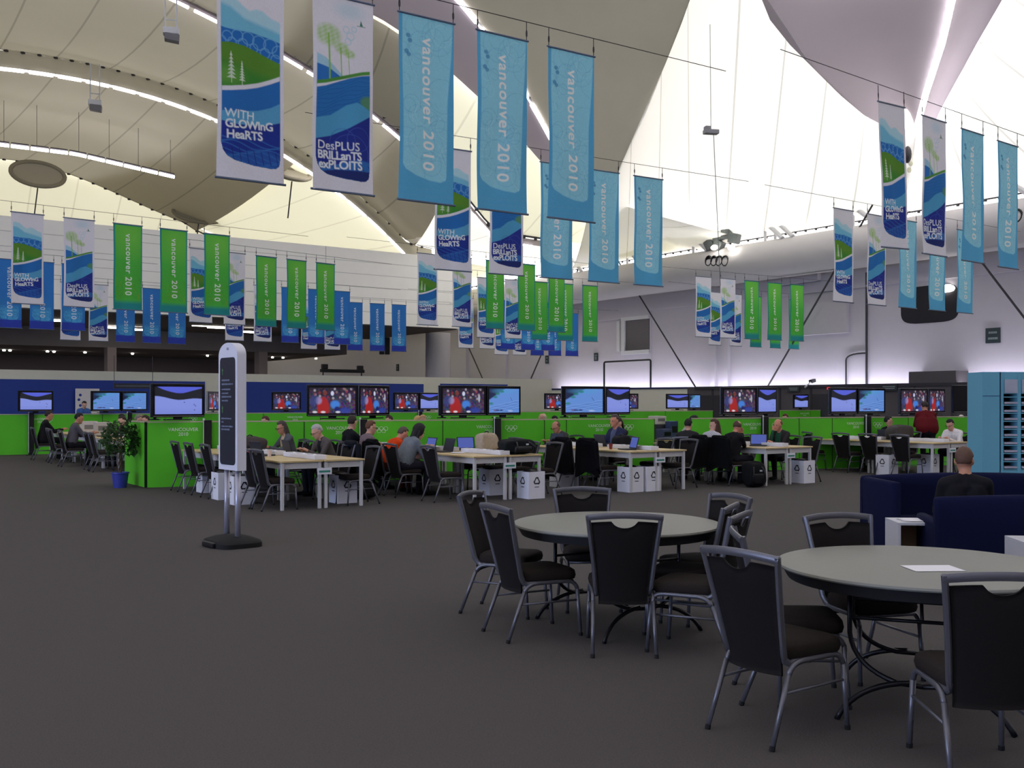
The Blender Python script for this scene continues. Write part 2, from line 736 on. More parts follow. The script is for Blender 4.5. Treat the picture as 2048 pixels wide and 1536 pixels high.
# ================================================================== THE TENT ROOF
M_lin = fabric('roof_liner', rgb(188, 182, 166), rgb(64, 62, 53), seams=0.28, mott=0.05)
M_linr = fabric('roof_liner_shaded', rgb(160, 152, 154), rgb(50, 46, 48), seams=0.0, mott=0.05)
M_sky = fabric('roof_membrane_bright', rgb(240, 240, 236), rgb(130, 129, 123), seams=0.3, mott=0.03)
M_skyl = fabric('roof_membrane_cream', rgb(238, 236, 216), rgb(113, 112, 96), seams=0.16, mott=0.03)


M_behind = fabric('roof_membrane_behind_fill', rgb(238, 238, 232), rgb(104, 103, 103), seams=0.1, mott=0.03)  # translucency raised to add fill light from out of view


class Arc:
    """an arch of the roof in the upright plane v = const, z as a smooth function of u"""

    def __init__(s, v, pix, end):
        s.v = v
        q = sorted([on_v(px, py, v) for px, py in pix])
        u = np.array([a for a, _ in q])
        z = np.array([c for _, c in q])
        s.c = np.polyfit(u, z, 3 if len(u) > 4 else 2)
        s.u0, s.u1 = u[0], u[-1]
        s.end = end

    def z(s, u):
        if u < s.u0:
            z0 = np.polyval(s.c, s.u0)
            k = np.polyval(np.polyder(s.c), s.u0)
            k = min(k, -0.02)
            return z0 - k * 7 * (1 - math.exp(-(s.u0 - u) / 7)) - max(0, (s.u0 - u) - 10) ** 2 * 0.006
        if u > s.u1:
            z1 = np.polyval(s.c, s.u1)
            t = (u - s.u1) / (s.end[0] - s.u1)
            return z1 + (s.end[1] - z1) * min(1, t) ** 0.7
        return np.polyval(s.c, u)

    def p(s, u, dz=0, dv=0):
        return uvz(u, s.v + dv, s.z(u) + dz)


EAVE_U, EAVE_Z = 39.5, 9.85
arcA = Arc(56, [(0, 138), (220, 175), (440, 245), (570, 315), (633, 352), (670, 385), (723, 428), (790, 490), (815, 516)], (EAVE_U, 9.9))
arcB = Arc(44, [(335, -3), (440, 45), (565, 115), (633, 155), (743, 235), (797, 278), (880, 350), (940, 425), (985, 480)], (EAVE_U, 9.8))
arcL = Arc(40, [(745, 33), (795, 71), (897, 148), (951, 194), (1045, 285), (1102, 318)], (EAVE_U, 9.8))
arcC = Arc(36, [(912, 0), (968, 65), (1045, 185), (1105, 285), (1150, 380)], (EAVE_U, 9.9))
arcF = Arc(72, [(0, 318), (65, 328), (130, 345), (250, 395), (340, 435), (372, 447)], (EAVE_U, 9.9))


def loft(name, top, bot, mats, nx, ny, seams=1.0, sag=0.0):
    """membrane between two space curves given as functions of 0..1"""
    me = bpy.data.meshes.new(name)
    v, f, uvs = [], [], []
    for j in range(ny + 1):
        t = j / ny
        for i in range(nx + 1):
            a, c = top(i / nx), bot(i / nx)
            q = a.lerp(c, t)
            q.z -= sag * 4 * t * (1 - t)
            v.append(tuple(q))
            uvs.append((i / nx * seams, t))
    for j in range(ny):
        for i in range(nx):
            k = j * (nx + 1) + i
            f.append((k, k + 1, k + nx + 2, k + nx + 1))
    me.from_pydata(v, [], f)
    lay = me.uv_layers.new(name='UVMap')
    for lp in me.loops:
        lay.data[lp.index].uv = uvs[lp.vertex_index]
    me.materials.append(mats)
    me.polygons.foreach_set('use_smooth', [True] * len(f))
    o = bpy.data.objects.new(name, me)
    COL.objects.link(o)
    return struct(o)


def poly(pts):
    pts = [Vector(p) for p in pts]
    L = [0]
    for a, c in zip(pts, pts[1:]):
        L.append(L[-1] + (c - a).length)

    def fn(t):
        d = t * L[-1]
        for i in range(len(pts) - 1):
            if d <= L[i + 1] or i == len(pts) - 2:
                return pts[i].lerp(pts[i + 1], (d - L[i]) / max(1e-6, L[i + 1] - L[i]))
    return fn


def arcf(arc, u0, u1, dz=0.0, dv=0.0):
    return lambda t: arc.p(u0 + (u1 - u0) * t, dz, dv)


# liner between arches B and A, between A and F, and the strip along C
loft('ceiling_liner', lambda t: arcB.p(-31 + 62.8 * t - 4.8 * max(0, (t - .72) / .28) ** 2, 0.35), lambda t: arcA.p(-31 + 62.8 * t, 0.95), M_lin, 70, 8, 24, 0.35)
loft('ceiling_liner', lambda t: arcA.p(-31 + 54.8 * t), lambda t: arcF.p(-36 + 59.2 * t), M_lin, 70, 8, 21, 0.35)
loft('ceiling_liner', lambda t: arcL.p(-31 + 55 * t), lambda t: arcB.p(-31 + 55.5 * t, 0.3), M_lin, 60, 5, 21, 0.4)
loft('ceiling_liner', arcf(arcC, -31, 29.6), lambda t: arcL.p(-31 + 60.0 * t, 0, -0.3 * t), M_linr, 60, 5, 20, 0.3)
# tube of cloth along arch A between the lamps and the laced edge
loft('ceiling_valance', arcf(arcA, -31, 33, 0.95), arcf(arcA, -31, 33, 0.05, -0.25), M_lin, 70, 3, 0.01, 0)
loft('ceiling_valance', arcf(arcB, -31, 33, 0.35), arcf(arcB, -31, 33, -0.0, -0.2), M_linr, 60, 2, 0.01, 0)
# bright wedges of membrane near the eaves
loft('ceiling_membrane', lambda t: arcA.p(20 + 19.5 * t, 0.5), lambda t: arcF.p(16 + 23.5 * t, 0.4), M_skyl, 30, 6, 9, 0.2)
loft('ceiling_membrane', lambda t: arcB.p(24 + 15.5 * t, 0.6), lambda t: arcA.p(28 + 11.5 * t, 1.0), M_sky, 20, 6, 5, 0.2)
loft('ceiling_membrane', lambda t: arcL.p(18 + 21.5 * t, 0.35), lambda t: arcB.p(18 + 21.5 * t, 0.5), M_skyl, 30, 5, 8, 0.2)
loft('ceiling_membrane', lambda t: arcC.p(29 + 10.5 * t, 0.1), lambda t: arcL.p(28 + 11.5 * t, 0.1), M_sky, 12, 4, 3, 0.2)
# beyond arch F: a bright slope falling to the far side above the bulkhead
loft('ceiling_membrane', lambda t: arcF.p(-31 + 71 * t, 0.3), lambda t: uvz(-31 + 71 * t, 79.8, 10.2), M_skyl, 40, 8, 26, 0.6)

# ---- right part: the tall bright peak between two shaded liner leaves
R1 = [P(1235, 345, 42), P(1290, 225, 40.5), P(1330, 130, 39), P(1362, 50, 37.5), P(1396, -45, 36)]
R2 = [P(1506, -45, 37), P(1540, 40, 38), P(1580, 90, 38.6), P(1625, 135, 39.2), P(1680, 190, 40.5), P(1730, 232, 41.8), P(1788, 262, 43)]
DC = [P(1912, -45, 35), P(1898, 20, 36), P(1884, 80, 37.2), P(1868, 130, 38.5), P(1852, 180, 40), P(1840, 225, 41.5), P(1831, 258, 42.8)]
R3 = [P(2030, -45, 35), P(1990, 25, 36), P(1955, 85, 37.2), P(1925, 140, 38.4), P(1900, 185, 39.8), P(1880, 222, 41.2), P(1868, 250, 42.2)]
CE = arcC.p(29.6)
loft('ceiling_leaf', lambda t: arcC.p(29.6 + (21.0 - 29.6) * t, 0.15), poly(R1), M_lin, 24, 8, 0.01, 0.8)
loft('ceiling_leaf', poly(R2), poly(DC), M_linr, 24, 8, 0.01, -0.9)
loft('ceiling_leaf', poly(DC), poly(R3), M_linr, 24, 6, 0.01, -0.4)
eave = lambda v: uvz(EAVE_U, v, EAVE_Z)
top_ = poly([CE, R1[0], R1[2], R1[4], R2[0], R2[3], R2[5], R2[6], DC[6]])
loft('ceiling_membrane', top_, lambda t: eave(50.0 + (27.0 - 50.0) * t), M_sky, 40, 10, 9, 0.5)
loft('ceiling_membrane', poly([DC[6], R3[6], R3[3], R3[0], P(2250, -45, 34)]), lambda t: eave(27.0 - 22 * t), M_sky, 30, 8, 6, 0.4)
# unseen roof over and behind the camera, its membrane brightened as fill
back = [arcC.p(-31 + 2.6 * k) for k in range(21)] + [R1[4], R2[0], DC[0], R3[0], P(2250, -45, 34), eave(5)]
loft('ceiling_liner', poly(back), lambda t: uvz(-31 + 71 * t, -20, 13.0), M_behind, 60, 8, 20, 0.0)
loft('ceiling_membrane', lambda t: eave(5.0 - 25 * t), lambda t: uvz(UW - 0.2, 5.0 - 25 * t, 9.4), M_sky, 6, 1, 1, 0.0)

# ---- clerestory glazing between wall head and membrane
b = MB()
ubox(b, UW - 0.05, UW - 0.03, -20, 80, 9.45, 10.9)
g_ = bpy.data.materials.new('clear_glass')
g_.use_nodes = True
_n, _l = g_.node_tree.nodes, g_.node_tree.links
_n.remove(_n['Principled BSDF'])
_t, _g, _m = _n.new('ShaderNodeBsdfTransparent'), _n.new('ShaderNodeBsdfGlossy'), _n.new('ShaderNodeMixShader')
_g.inputs['Roughness'].default_value = 0.05
_m.inputs[0].default_value = 0.06
_l.new(_t.outputs[0], _m.inputs[1])
_l.new(_g.outputs[0], _m.inputs[2])
_l.new(_m.outputs[0], _n['Material Output'].inputs['Surface'])
struct(b.build('window_3', g_))
# laced edge cable of the membrane along the eave
b = MB()
b.tube([eave(4), eave(27.5), eave(66)], 0.035, 6)
for k in range(100):
    b.box(eave(8 + 0.6 * k) + Vector((0, 0, -0.04)), (0.1, 0.1, 0.1))
struct(b.build('trim_8', M_cable))
# big air duct along the head of the right wall
t = thing('air_duct', 'long round grey air duct running along the top of the right wall', 'duct')
b = MB()
b.tube([uvz(39.05, 2, 8.6), uvz(39.05, 40, 8.6), uvz(39.05, 78, 8.6)], 0.95, 32)
b.build('duct_pipe', mat('duct_grey', (196, 192, 190), rough=0.6, var=0.03, scale=2), t, angle=50)
for px0 in (1419, 1430, 1440, 1452, 2035):
    vv, zz = on_u(px0, 522 if px0 < 1500 else 432, 38.2)
    b = MB()
    b.tube([uvz(38.14 + 0.28 * math.cos(0) * 0, vv + 0.21 * math.cos(a), zz + 0.24 * math.sin(a)) for a in np.linspace(0, 2 * math.pi, 17)[:-1]], 0.05, 6, closed=True)
    b.add([uvz(38.16, vv + 0.2 * math.cos(a), zz + 0.22 * math.sin(a)) for a in np.linspace(0, 2 * math.pi, 17)[:-1]], [tuple(range(16))])
    b.build('duct_nozzle', M_black, t)
# steel brackets standing on the duct, holding the membrane edge
for k, px in enumerate((1150, 1260, 1392, 1536, 1556, 1712, 2010)):
    vv, _ = on_u(px, 480, 39.3)
    t = thing('eave_bracket', 'white steel eave bracket on the duct, %s from the left of the bright roof' % ORD[k], 'bracket', group='eave brackets on the duct')
    b = MB()
    b.tube([uvz(39.1, vv, 9.5), uvz(39.1, vv, 10.55)], 0.07, 8)
    b.build('post', M_steel, t)
    b = MB()
    b.tube([uvz(39.1, vv, 10.5), uvz(38.6, vv - 1.5, 9.45)], 0.11, 8)
    b.build('strut', M_steel, t)

# laced dark edges, lamps and rings of the arches


def light_line(arc, u0, u1, step, dz, name, lab, gap=0.25, dv=-0.05, r=0.075):
    t = thing(name, lab, 'light', group='lamp lines under the roof arches')
    b = MB()
    n_ = int((u1 - u0) / step)
    for k in range(n_):
        a, c = u0 + k * step, u0 + (k + 1) * step - gap
        q = MB()
        q.tube([arc.p(a, dz, dv), arc.p((a + c) / 2, dz, dv), arc.p(c, dz, dv)], r, 8)
        q.build('lamp_tube', M_tube, t)
        b.tube([arc.p(a, dz + 0.14, dv), arc.p(c + gap, dz + 0.14, dv)], 0.05, 6)
    b.build('lamp_rail', M_steel, t)
    return t


light_line(arcA, 5.6, 33, 1.35, 0.0, 'lamp_line', 'long curved line of white tube lamps under the lower left roof arch')
light_line(arcB, 10.2, 33, 1.3, 0.0, 'lamp_line', 'descending line of white tube lamps behind the large left banners')
light_line(arcC, 21.0, 28.9, 1.3, 0.0, 'lamp_line', 'steep line of white tube lamps behind the three light blue banners', r=0.085)


class Lin:
    def __init__(s, f):
        s.f = f

    def p(s, u, dz=0, dv=0):
        return s.f(u) + Vector((0, 0, dz))


dl = poly(DC)
light_line(Lin(lambda u: dl(u / 10.0)), 0, 9.8, 0.7, -0.12, 'lamp_line', 'near vertical line of bright lamps at the upper right under the shaded roof', gap=0.08, r=0.12)
t = thing('suspended_lamp_line', 'straight line of white tube lamps hung on wires at the far left', 'light')
e0, e1 = [uvz(*((lambda q: (q[0], 60, q[1]))(on_v(px, py, 60)))) for px, py in ((-60, 282), (352, 355))]
em = uvz(*((lambda q: (q[0], 60, q[1]))(on_v(150, 308, 60))))
pl = poly([e0, em, e1])
b = MB()
for k in range(11):
    a, c = k / 11, (k + 0.9) / 11
    q = MB()
    q.tube([pl(a), pl((a + c) / 2), pl(c)], 0.085, 8)
    q.build('lamp_tube', M_tube, t)
    b.tube([pl(a) + Vector((0, 0, 0.16)), pl(c) + Vector((0, 0, 0.16))], 0.05, 6)
for a in (0.15, 0.3, 0.5, 0.65, 0.8, 0.97):
    b.tube([pl(a), pl(a) + Vector((0, 0, 4.0 - 1.5 * a))], 0.011, 5)
b.build('lamp_rail', M_cable, t)

for arc, u0, u1, dz, lab in ((arcA, 4, 33, 1.0, 'dark laced edge along the lower left roof arch'), (arcB, 9, 33, 0.45, 'dark laced edge along the roof arch behind the large banners'),
                             (arcC, 20, 30, 0.3, 'dark laced edge along the steep roof arch in the middle'), (arcF, 4, 24, 0.05, 'dark laced edge along the far left roof arch')):
    b = MB()
    pts = [arc.p(u0 + (u1 - u0) * k / 30, dz, -0.1) for k in range(31)]
    b.tube(pts, 0.05, 6)
    nb = int((u1 - u0) / 0.75)
    for k in range(nb):
        b.box(arc.p(u0 + (u1 - u0) * k / nb, dz - 0.05, -0.12), (0.16, 0.16, 0.16))
    struct(b.build('trim_9', M_cable))

for px, py, v, rx, rz, lab in ((76, 348, 69, 1.55, 0.85, 'large ring hanging under the roof at the far left'), (398, 428, 70, 1.75, 0.65, 'ring under the roof above the third green banner'), (585, 347, 57, 1.1, 0.45, 'small ring under the roof between the two large white banners')):
    u, z = on_v(px, py, v)
    t = thing('roof_ring', lab, 'ring', uvz(u, v, z), ANG, 'rings under the roof membrane')
    b = MB()
    b.tube([(rx * math.cos(a), 0.9 * math.sin(a) * 0.6, rz * math.sin(a)) for a in np.linspace(0, 2 * math.pi, 33)[:-1]], 0.13, 8, closed=True)
    b.build('hoop', mat('ring_taupe', (140, 134, 116), rough=0.7), t, True)
    b = MB()
    n = 32
    ri = [(rx * 0.95 * math.cos(a), 0.9 * math.sin(a) * 0.57, rz * 0.95 * math.sin(a)) for a in np.linspace(0, 2 * math.pi, 33)[:-1]]
    b.add([(0, 0.5, 0.25)] + ri, [(0, 1 + (k + 1) % n, 1 + k) for k in range(n)])
    b.build('ring_membrane', M_lin, t, True)
    b = MB()
    b.tube([(0, 0.1, -rz), (-0.25, 0.1, -rz - 2.2)], 0.04, 6)
    b.build('tie_rod', M_cable, t)

# perforated arm under the right leaf
t = thing('perforated_beam', 'taupe steel arm with a row of round holes between two right white banners', 'beam')
b = MB()
a0, a1 = P(1826, 262, 43.2), P(1796, 420, 45.5)
ax = (a1 - a0)
pts = [a0 + ax * k for k in (0, 0.25, 0.5, 0.75, 1)]
b.tube(pts, [0.55, 0.5, 0.48, 0.34, 0.1], 8, sq=(1.0, 0.35))
b.build('arm', mat('arm_taupe', (138, 128, 118), rough=0.6), t, angle=40)
for k in range(5):
    b = MB()
    c = P(1813 - 2.9 * k, 332 + 12.5 * k, 43.6 + 0.3 * k) + Vector((0, -0.45, 0))
    b.ell(tuple(c), (0.10, 0.03, 0.12))
    b.build('light_hole', mat('hole_bright', (235, 235, 220), rough=0.6, transl=0.5), t, True)
b = MB()
b.ell(tuple(P(1806, 315, 43.3) + Vector((0, -0.5, 0))), (0.16, 0.2, 0.36))
b.build('clamp', M_cable, t, True)

# stay cables running down from the eave
for (p0, y0), (p1, y1), u0, u1, lab in (
        ((1186, 440), (1392, 776), 38.6, 39.6, 'dark stay cable slanting down to the right behind the light blue banners'),
        ((1745, 410), (1535, 774), 38.4, 39.6, 'dark stay cable slanting down to the left behind the right green banners'),
        ((1860, 390), (2052, 640), 38.4, 39.0, 'dark stay cable slanting down at the right edge'),
        ((1186, 470), (1062, 757), 39.0, 38.6, 'dark stay cable slanting down to the left under the middle banners'),
        ((935, 690), (965, 757), 39.6, 39.2, 'short dark stay cable left of the middle blue banners')):
    va, za = on_u(p0, y0, u0)
    vb, zb = on_u(p1, y1, u1)
    b = MB()
    b.tube([uvz(u0, va, za), uvz(u1, vb, zb)], 0.045, 6)
    tag(b.build('stay_cable', M_cable), lab, 'cable', 'stay cables')

# ---- lamps in the recess
RL = ['white tube lamp under the recess ceiling, %s from left in the %s line' % (ORD[q], w) for w, n in (('nearer', 9), ('farther', 6)) for q in range(n)]
k = 0
for row, vv, zz, sl in ((((46, 634), (110, 641), (222, 627), (270, 632), (325, 640), (372, 647), (402, 651), (432, 655), (500, 664)), 58, 0, 0),
                        (((180, 621), (222, 655), (268, 659), (552, 648), (818, 654), (838, 657)), 61, 0, 0)):
    for px, py in row:
        u, z = on_v(px, py, vv)
        b = MB()
        b.box((0, 0, 0), (1.0, 0.12, 0.1), bev=0.02)
        k += 1
        tag(b.build('recess_lamp', M_lamp, loc=uvz(u, vv, z), rotz=ANG), RL[k - 1], 'light', 'tube lamps in the dark recess')
for kd, (px, py) in enumerate(((20, 676), (8, 696), (95, 700), (108, 698), (170, 702), (265, 703), (415, 710), (545, 712), (566, 711), (632, 700), (530, 686))):
    u, z = on_v(px, py, 70)
    b = MB()
    b.lathe([(0.0, 0), (0.075, 0.0), (0.09, 0.06), (0.06, 0.1)], 12)
    tag(b.build('downlight', M_lamp, loc=uvz(u, 70, 4.8)), 'tiny round downlight in the dark recess, ' + ('lone high one at far left', 'one at the far left edge', 'left of the pair left of the taupe column', 'right of the pair left of the taupe column', 'single one near the taupe column', 'one just right of the taupe column', 'one left of the sign stand', 'left of the pair right of the sign stand', 'right of the pair right of the sign stand', 'one under the blue banners', 'one beside the sign stand top')[kd], 'light', 'downlights in the dark recess')
# ================================================================== HANGING BANNERS
BH, BW = 2.36, 0.80


def srgb(c):
    c = np.asarray(c, float) / 255.0
    return np.where(c <= 0.04045, c / 12.92, ((c + 0.055) / 1.055) ** 2.4)


def ip(x, *pts):
    a = np.array(pts, float)
    return np.interp(x, a[:, 0], a[:, 1])


class Canvas:
    """a printed picture: colours on a regular grid of points, s across 0..1, t down 0..1"""

    def __init__(c, nu, nv, base):
        c.nu, c.nv = nu, nv
        c.s, c.t = np.meshgrid(np.linspace(0, 1, nu + 1), np.linspace(0, 1, nv + 1))
        c.c = np.ones(c.s.shape + (3,)) * srgb(base)

    def put(c, mask, col, a=1.0):
        m = np.clip(mask, 0, 1)[..., None] * a
        c.c = c.c * (1 - m) + srgb(col) * m
        return c

    def below(c, y, soft=0.004):
        return np.clip((c.t - y) / soft + 0.5, 0, 1)

    def noise(c, n, amp):
        g = RNG.random((n * 3, n))
        iy = np.clip((c.t * (n * 3 - 1)).astype(int), 0, n * 3 - 1)
        ix = np.clip((c.s * (n - 1)).astype(int), 0, n - 1)
        c.c = np.clip(c.c * (1 + amp * (g[iy, ix][..., None] - 0.5)), 0, 1)
        return c

    def disc(c, x, y, rx, ry, soft=0.15):
        d = np.sqrt(((c.s - x) / rx) ** 2 + ((c.t - y) / ry) ** 2)
        return np.clip((1 - d) / soft + 0.5, 0, 1)

    def ring(c, x, y, r, w, asp=BW / BH):
        d = np.abs(np.sqrt(((c.s - x)) ** 2 + ((c.t - y) / asp) ** 2) - r)
        return np.clip((w - d) / w * 1.5, 0, 1)

    def line(c, x0, y0, x1, y1, w, asp=BW / BH):
        ax, ay = c.s - x0, (c.t - y0) / asp
        dx, dy = x1 - x0, (y1 - y0) / asp
        k = np.clip((ax * dx + ay * dy) / (dx * dx + dy * dy), 0, 1)
        d = np.hypot(ax - k * dx, ay - k * dy)
        return np.clip((w - d) / w * 1.5, 0, 1)


def art_mask(c, left=0.055, right=0.945, bot=0.925):
    """printed area with its rounded lower corners, larger on the left"""
    s = c.s
    m = np.clip((s - left) / 0.008, 0, 1) * np.clip((right - s) / 0.008, 0, 1)
    lo = ip(s, (left, bot - 0.10), (left + 0.03, bot - 0.062), (left + 0.09, bot - 0.036), (left + 0.2, bot - 0.018), (0.55, bot - 0.002), (0.8, bot + 0.004), (0.88, bot), (0.93, bot - 0.015), (right, bot - 0.05))
    return m * np.clip((lo - c.t) / 0.004 + 0.5, 0, 1)


WHITE, NAVY = (226, 224, 232), (40, 58, 146)


def canvas_hearts():
    c = Canvas(120, 354, WHITE)
    s = c.s
    A = art_mask(c)
    r1 = ip(s, (0, .125), (.12, .108), (.25, .115), (.38, .15), (.48, .17), (.58, .155), (.68, .158), (.8, .185), (1, .205))
    c.put(A * c.below(r1, .01), (168, 214, 228), .9)
    r2 = ip(s, (0, .15), (.2, .165), (.4, .21), (.6, .225), (.8, .24), (1, .26))
    c.put(A * c.below(r2, .02), (120, 190, 218))
    r3 = ip(s, (0, .262), (.1, .272), (.3, .276), (.5, .272), (.75, .283), (1, .305))
    c.put(A * c.below(r3), (44, 112, 188))
    for (x, y, r) in ((.15, .31, .07), (.3, .3, .08), (.46, .305, .09), (.63, .315, .1), (.8, .32, .1), (.92, .345, .09), (.22, .335, .06), (.38, .335, .07), (.55, .345, .06), (.72, .36, .07), (.07, .335, .06), (.88, .385, .07)):
        c.put(A * c.ring(x, y, r, .012), (110, 168, 214), .8)
    r4 = ip(s, (0, .348), (.2, .338), (.4, .345), (.6, .362), (.8, .386), (1, .41))
    c.put(A * c.below(r4), (92, 142, 52))
    r5 = ip(s, (0, .43), (.3, .45), (.6, .472), (1, .49))
    c.put(A * c.below(r5, .05), (66, 138, 56))
    c.put(A * c.disc(.1, .5, .25, .04, 1.2), (130, 180, 80), .5)
    for (x, y0, y1, w) in ((.2, .385, .525, .1), (.36, .425, .535, .075)):
        for k in range(7):
            y = y0 + (y1 - y0 - .03) * k / 6
            h = (y1 - y0) / 5.2
            hw = w * (0.25 + .75 * (k + 1) / 7)
            tri = np.clip(((c.t - y) / h * hw - np.abs(s - x)) / .006, 0, 1) * np.clip((y + h * .8 - c.t) / .003, 0, 1)
            c.put(A * tri, (222, 232, 216), .75)
        c.put(A * c.line(x, y0, x, y1 + .012, .008), (222, 232, 216), .9)
    cv = ip(s, (0, .562), (.2, .553), (.4, .538), (.6, .516), (.8, .488), (1, .456))
    c.put(A * c.below(cv), WHITE)
    c.put(A * c.below(cv + .022), (46, 112, 184))
    b2 = ip(s, (0, .678), (.3, .672), (.6, .652), (.8, .628), (1, .59))
    c.put(A * c.below(b2), (92, 164, 206))
    b3 = ip(s, (0, .722), (.3, .735), (.55, .727), (.8, .712), (1, .69))
    c.put(A * c.below(b3), NAVY)
    for k in range(9):
        yy = .80 + .016 * k + .012 * np.sin(s * 9 + k * 1.3) + .02 * (s - .5)
        c.put(A * np.clip(1 - np.abs(c.t - yy) / .0045, 0, 1), (58, 118, 188), .85)
    c.put(A * c.below(.86 + .02 * np.sin(s * 7), .02), (52, 104, 180), .6)
    for k in range(8):
        c.put(A * c.line(.1 + .11 * k, .85, .14 + .11 * k, .915, .008), (34, 44, 110), .8)
    return c.noise(60, .05)


def canvas_exploits():
    c = Canvas(120, 354, WHITE)
    s = c.s
    A = art_mask(c, bot=.93)
    c.put(A * c.disc(.6, .06, .22, .04, 1.2), (176, 210, 226), .5)
    for (x, y, r) in ((.55, .16, .05), (.62, .19, .06), (.68, .15, .04), (.58, .22, .05)):
        c.put(A * c.ring(x, y, r, .012), (170, 212, 226), .6)
    g = (150, 196, 92)
    for (x, y, rx, ry) in ((.25, .205, .2, .055), (.47, .262, .12, .03), (.6, .285, .09, .022)):
        rag = .8 + .3 * np.sin(s * 60 + c.t * 130) * np.sin(c.t * 160)
        c.put(A * c.disc(x, y, rx, ry, .5) * np.clip(rag, 0, 1), g, .75)
    c.put(A * c.below(ip(s, (0, .30), (.2, .325), (.55, .42), (1, .5))) * (s < .62), (150, 200, 222), .85)
    c.put(A * c.below(ip(s, (0, .355), (.25, .375), (.5, .42), (1, .5))) * (s < .55), (52, 116, 190))
    for x, y0, y1, w in ((.25, .2, .445, .02), (.45, .26, .42, .012), (.58, .28, .405, .008)):
        c.put(A * c.line(x, y0, x + .015, y1, w), (140, 190, 84))
    gr = ip(s, (0, .452), (.2, .437), (.4, .413), (.6, .39), (.8, .367), (1, .35))
    c.put(A * c.below(gr), (84, 148, 66))
    c.put(A * c.below(gr + .018), WHITE)
    bl = ip(s, (0, .487), (.2, .468), (.4, .438), (.6, .41), (.8, .388), (1, .372))
    c.put(A * c.below(bl), (48, 116, 184))
    for k in range(9):
        yy = bl + .015 + .018 * k + .006 * np.sin(s * 14 + k)
        c.put(A * np.clip(1 - np.abs(c.t - yy) / .003, 0, 1), (36, 84, 156), .55)
    c.put(A * c.disc(.93, .525, .16, .035, .4), (98, 150, 84), .8)
    c.put(A * c.below(ip(s, (0, .64), (.3, .61), (.55, .55), (.72, .53), (1, .57))), (84, 160, 202))
    c.put(A * c.below(ip(s, (0, .745), (.3, .715), (.6, .665), (1, .58))), (44, 56, 142))
    for x, y, r in ((.5, .74, .2), (.75, .72, .18), (.62, .8, .3)):
        c.put(A * c.ring(x, y, r, .008), (70, 96, 178), .6)
    c.put(A * c.below(.845 + .02 * np.sin(s * 6), .01), (54, 110, 182))
    for k in range(8):
        c.put(A * c.line(.08 + .12 * k, .85, .16 + .12 * k, .9, .008), (36, 50, 120), .8)
    c.put(A * c.below(ip(s, (0, .91), (.4, .885), (1, .88))), (40, 52, 112))
    # bird
    c.put(np.clip(1 - np.abs(c.t - .128) / .003, 0, 1) * (np.abs(s - .8) < .07), (60, 110, 110))
    tri = np.clip(((c.t - .093) * .9 - np.abs(s - .795 + (c.t - .1) * -.3)) / .006, 0, 1) * (c.t < .126)
    c.put(tri, (60, 128, 100))
    return c.noise(60, .05)


def swirls(c, A, col, n, a=.5):
    for k in range(n):
        x, y = RNG.random() * .9 + .05, RNG.random() * .85 + .02
        c.put(A * c.ring(x, y, .06 + .22 * RNG.random(), .009), col, a)
    for k in range(n // 2):
        x, y = RNG.random() * .9, RNG.random() * .8
        c.put(A * c.line(x, y, x + .35 * (RNG.random() - .5), y + .12 * RNG.random(), .008), col, a)


def canvas_sky():
    c = Canvas(120, 354, (92, 172, 214))
    s = c.s
    A = np.clip((s - .055) / .02, 0, 1) * np.clip((ip(c.t, (0, .99), (.2, .965), (.45, .90), (.85, .87), (1, .85)) - s) / .02, 0, 1)
    lo = ip(s, (.05, .80), (.12, .835), (.3, .862), (.55, .88), (.75, .885), (.84, .87), (.9, .83))
    A = A * np.clip((lo - c.t) / .006 + .5, 0, 1)
    c.put(A, (146, 210, 230))
    swirls(c, A, (112, 182, 214), 26)
    swirls(c, A, (176, 224, 238), 12, .45)
    for x, y in ((.17, .115), (.2, .14), (.14, .2), (.18, .215)):
        c.put(c.disc(x, y, .04, .012), (64, 130, 184), .7)
    for y in (.93, .965):
        c.put(np.clip(1 - np.abs(c.t - y + .012 * (s - .5)) / .0025, 0, 1), (110, 170, 205), .7)
    return c.noise(50, .06)


def canvas_grass():
    c = Canvas(120, 354, (44, 142, 142))
    s = c.s
    A = np.clip((s - .05) / .015, 0, 1) * np.clip((.965 - s) / .015, 0, 1) * np.clip((c.t - .012) / .006, 0, 1)
    c.put(A * np.clip((.93 - c.t) / .05, 0, 1), (82, 186, 74))
    c.put(A * c.disc(.6, .12, .6, .2, 1.4), (124, 204, 80), .7)
    g = RNG.random(c.s.shape)
    k = np.clip((c.t - .25) * 1.4, 0.1, 1) * np.clip((.9 - c.t) / .06, 0, 1)
    c.put(A * (g > .62) * k, (34, 136, 56), .55)
    c.put(A * (g < .18) * k, (126, 196, 50), .6)
    for q in range(60):
        x, y = RNG.random(), .6 + .24 * RNG.random()
        c.put(A * c.line(x, y, x + .05 * (RNG.random() - .5), y + .05, .012), (60 + 80 * RNG.random(), 170, 50), .6)
    return c


def canvas_navy():
    c = Canvas(120, 354, (54, 72, 176))
    s = c.s
    c.put(np.clip((.885 - c.t) / .012, 0, 1), (56, 124, 202))
    c.put(np.clip((.86 - c.t) / .25, 0, 1) * np.clip((c.t - .5) / .25, 0, 1), (60, 136, 206))
    A = np.clip((s - .06) / .05, 0, 1) * np.clip((.9 - s) / .05, 0, 1)
    lo = ip(s, (.05, .80), (.2, .865), (.5, .885), (.8, .88), (.92, .82))
    A = A * np.clip((lo - c.t) / .008, 0, 1)
    c.put(A * np.clip((c.t - .66) / .08, 0, 1), (86, 172, 222))
    swirls(c, A * (c.t > .68), (52, 116, 196), 40, .7)
    swirls(c, np.ones_like(s), (64, 128, 204), 8, .3)
    return c.noise(50, .06)


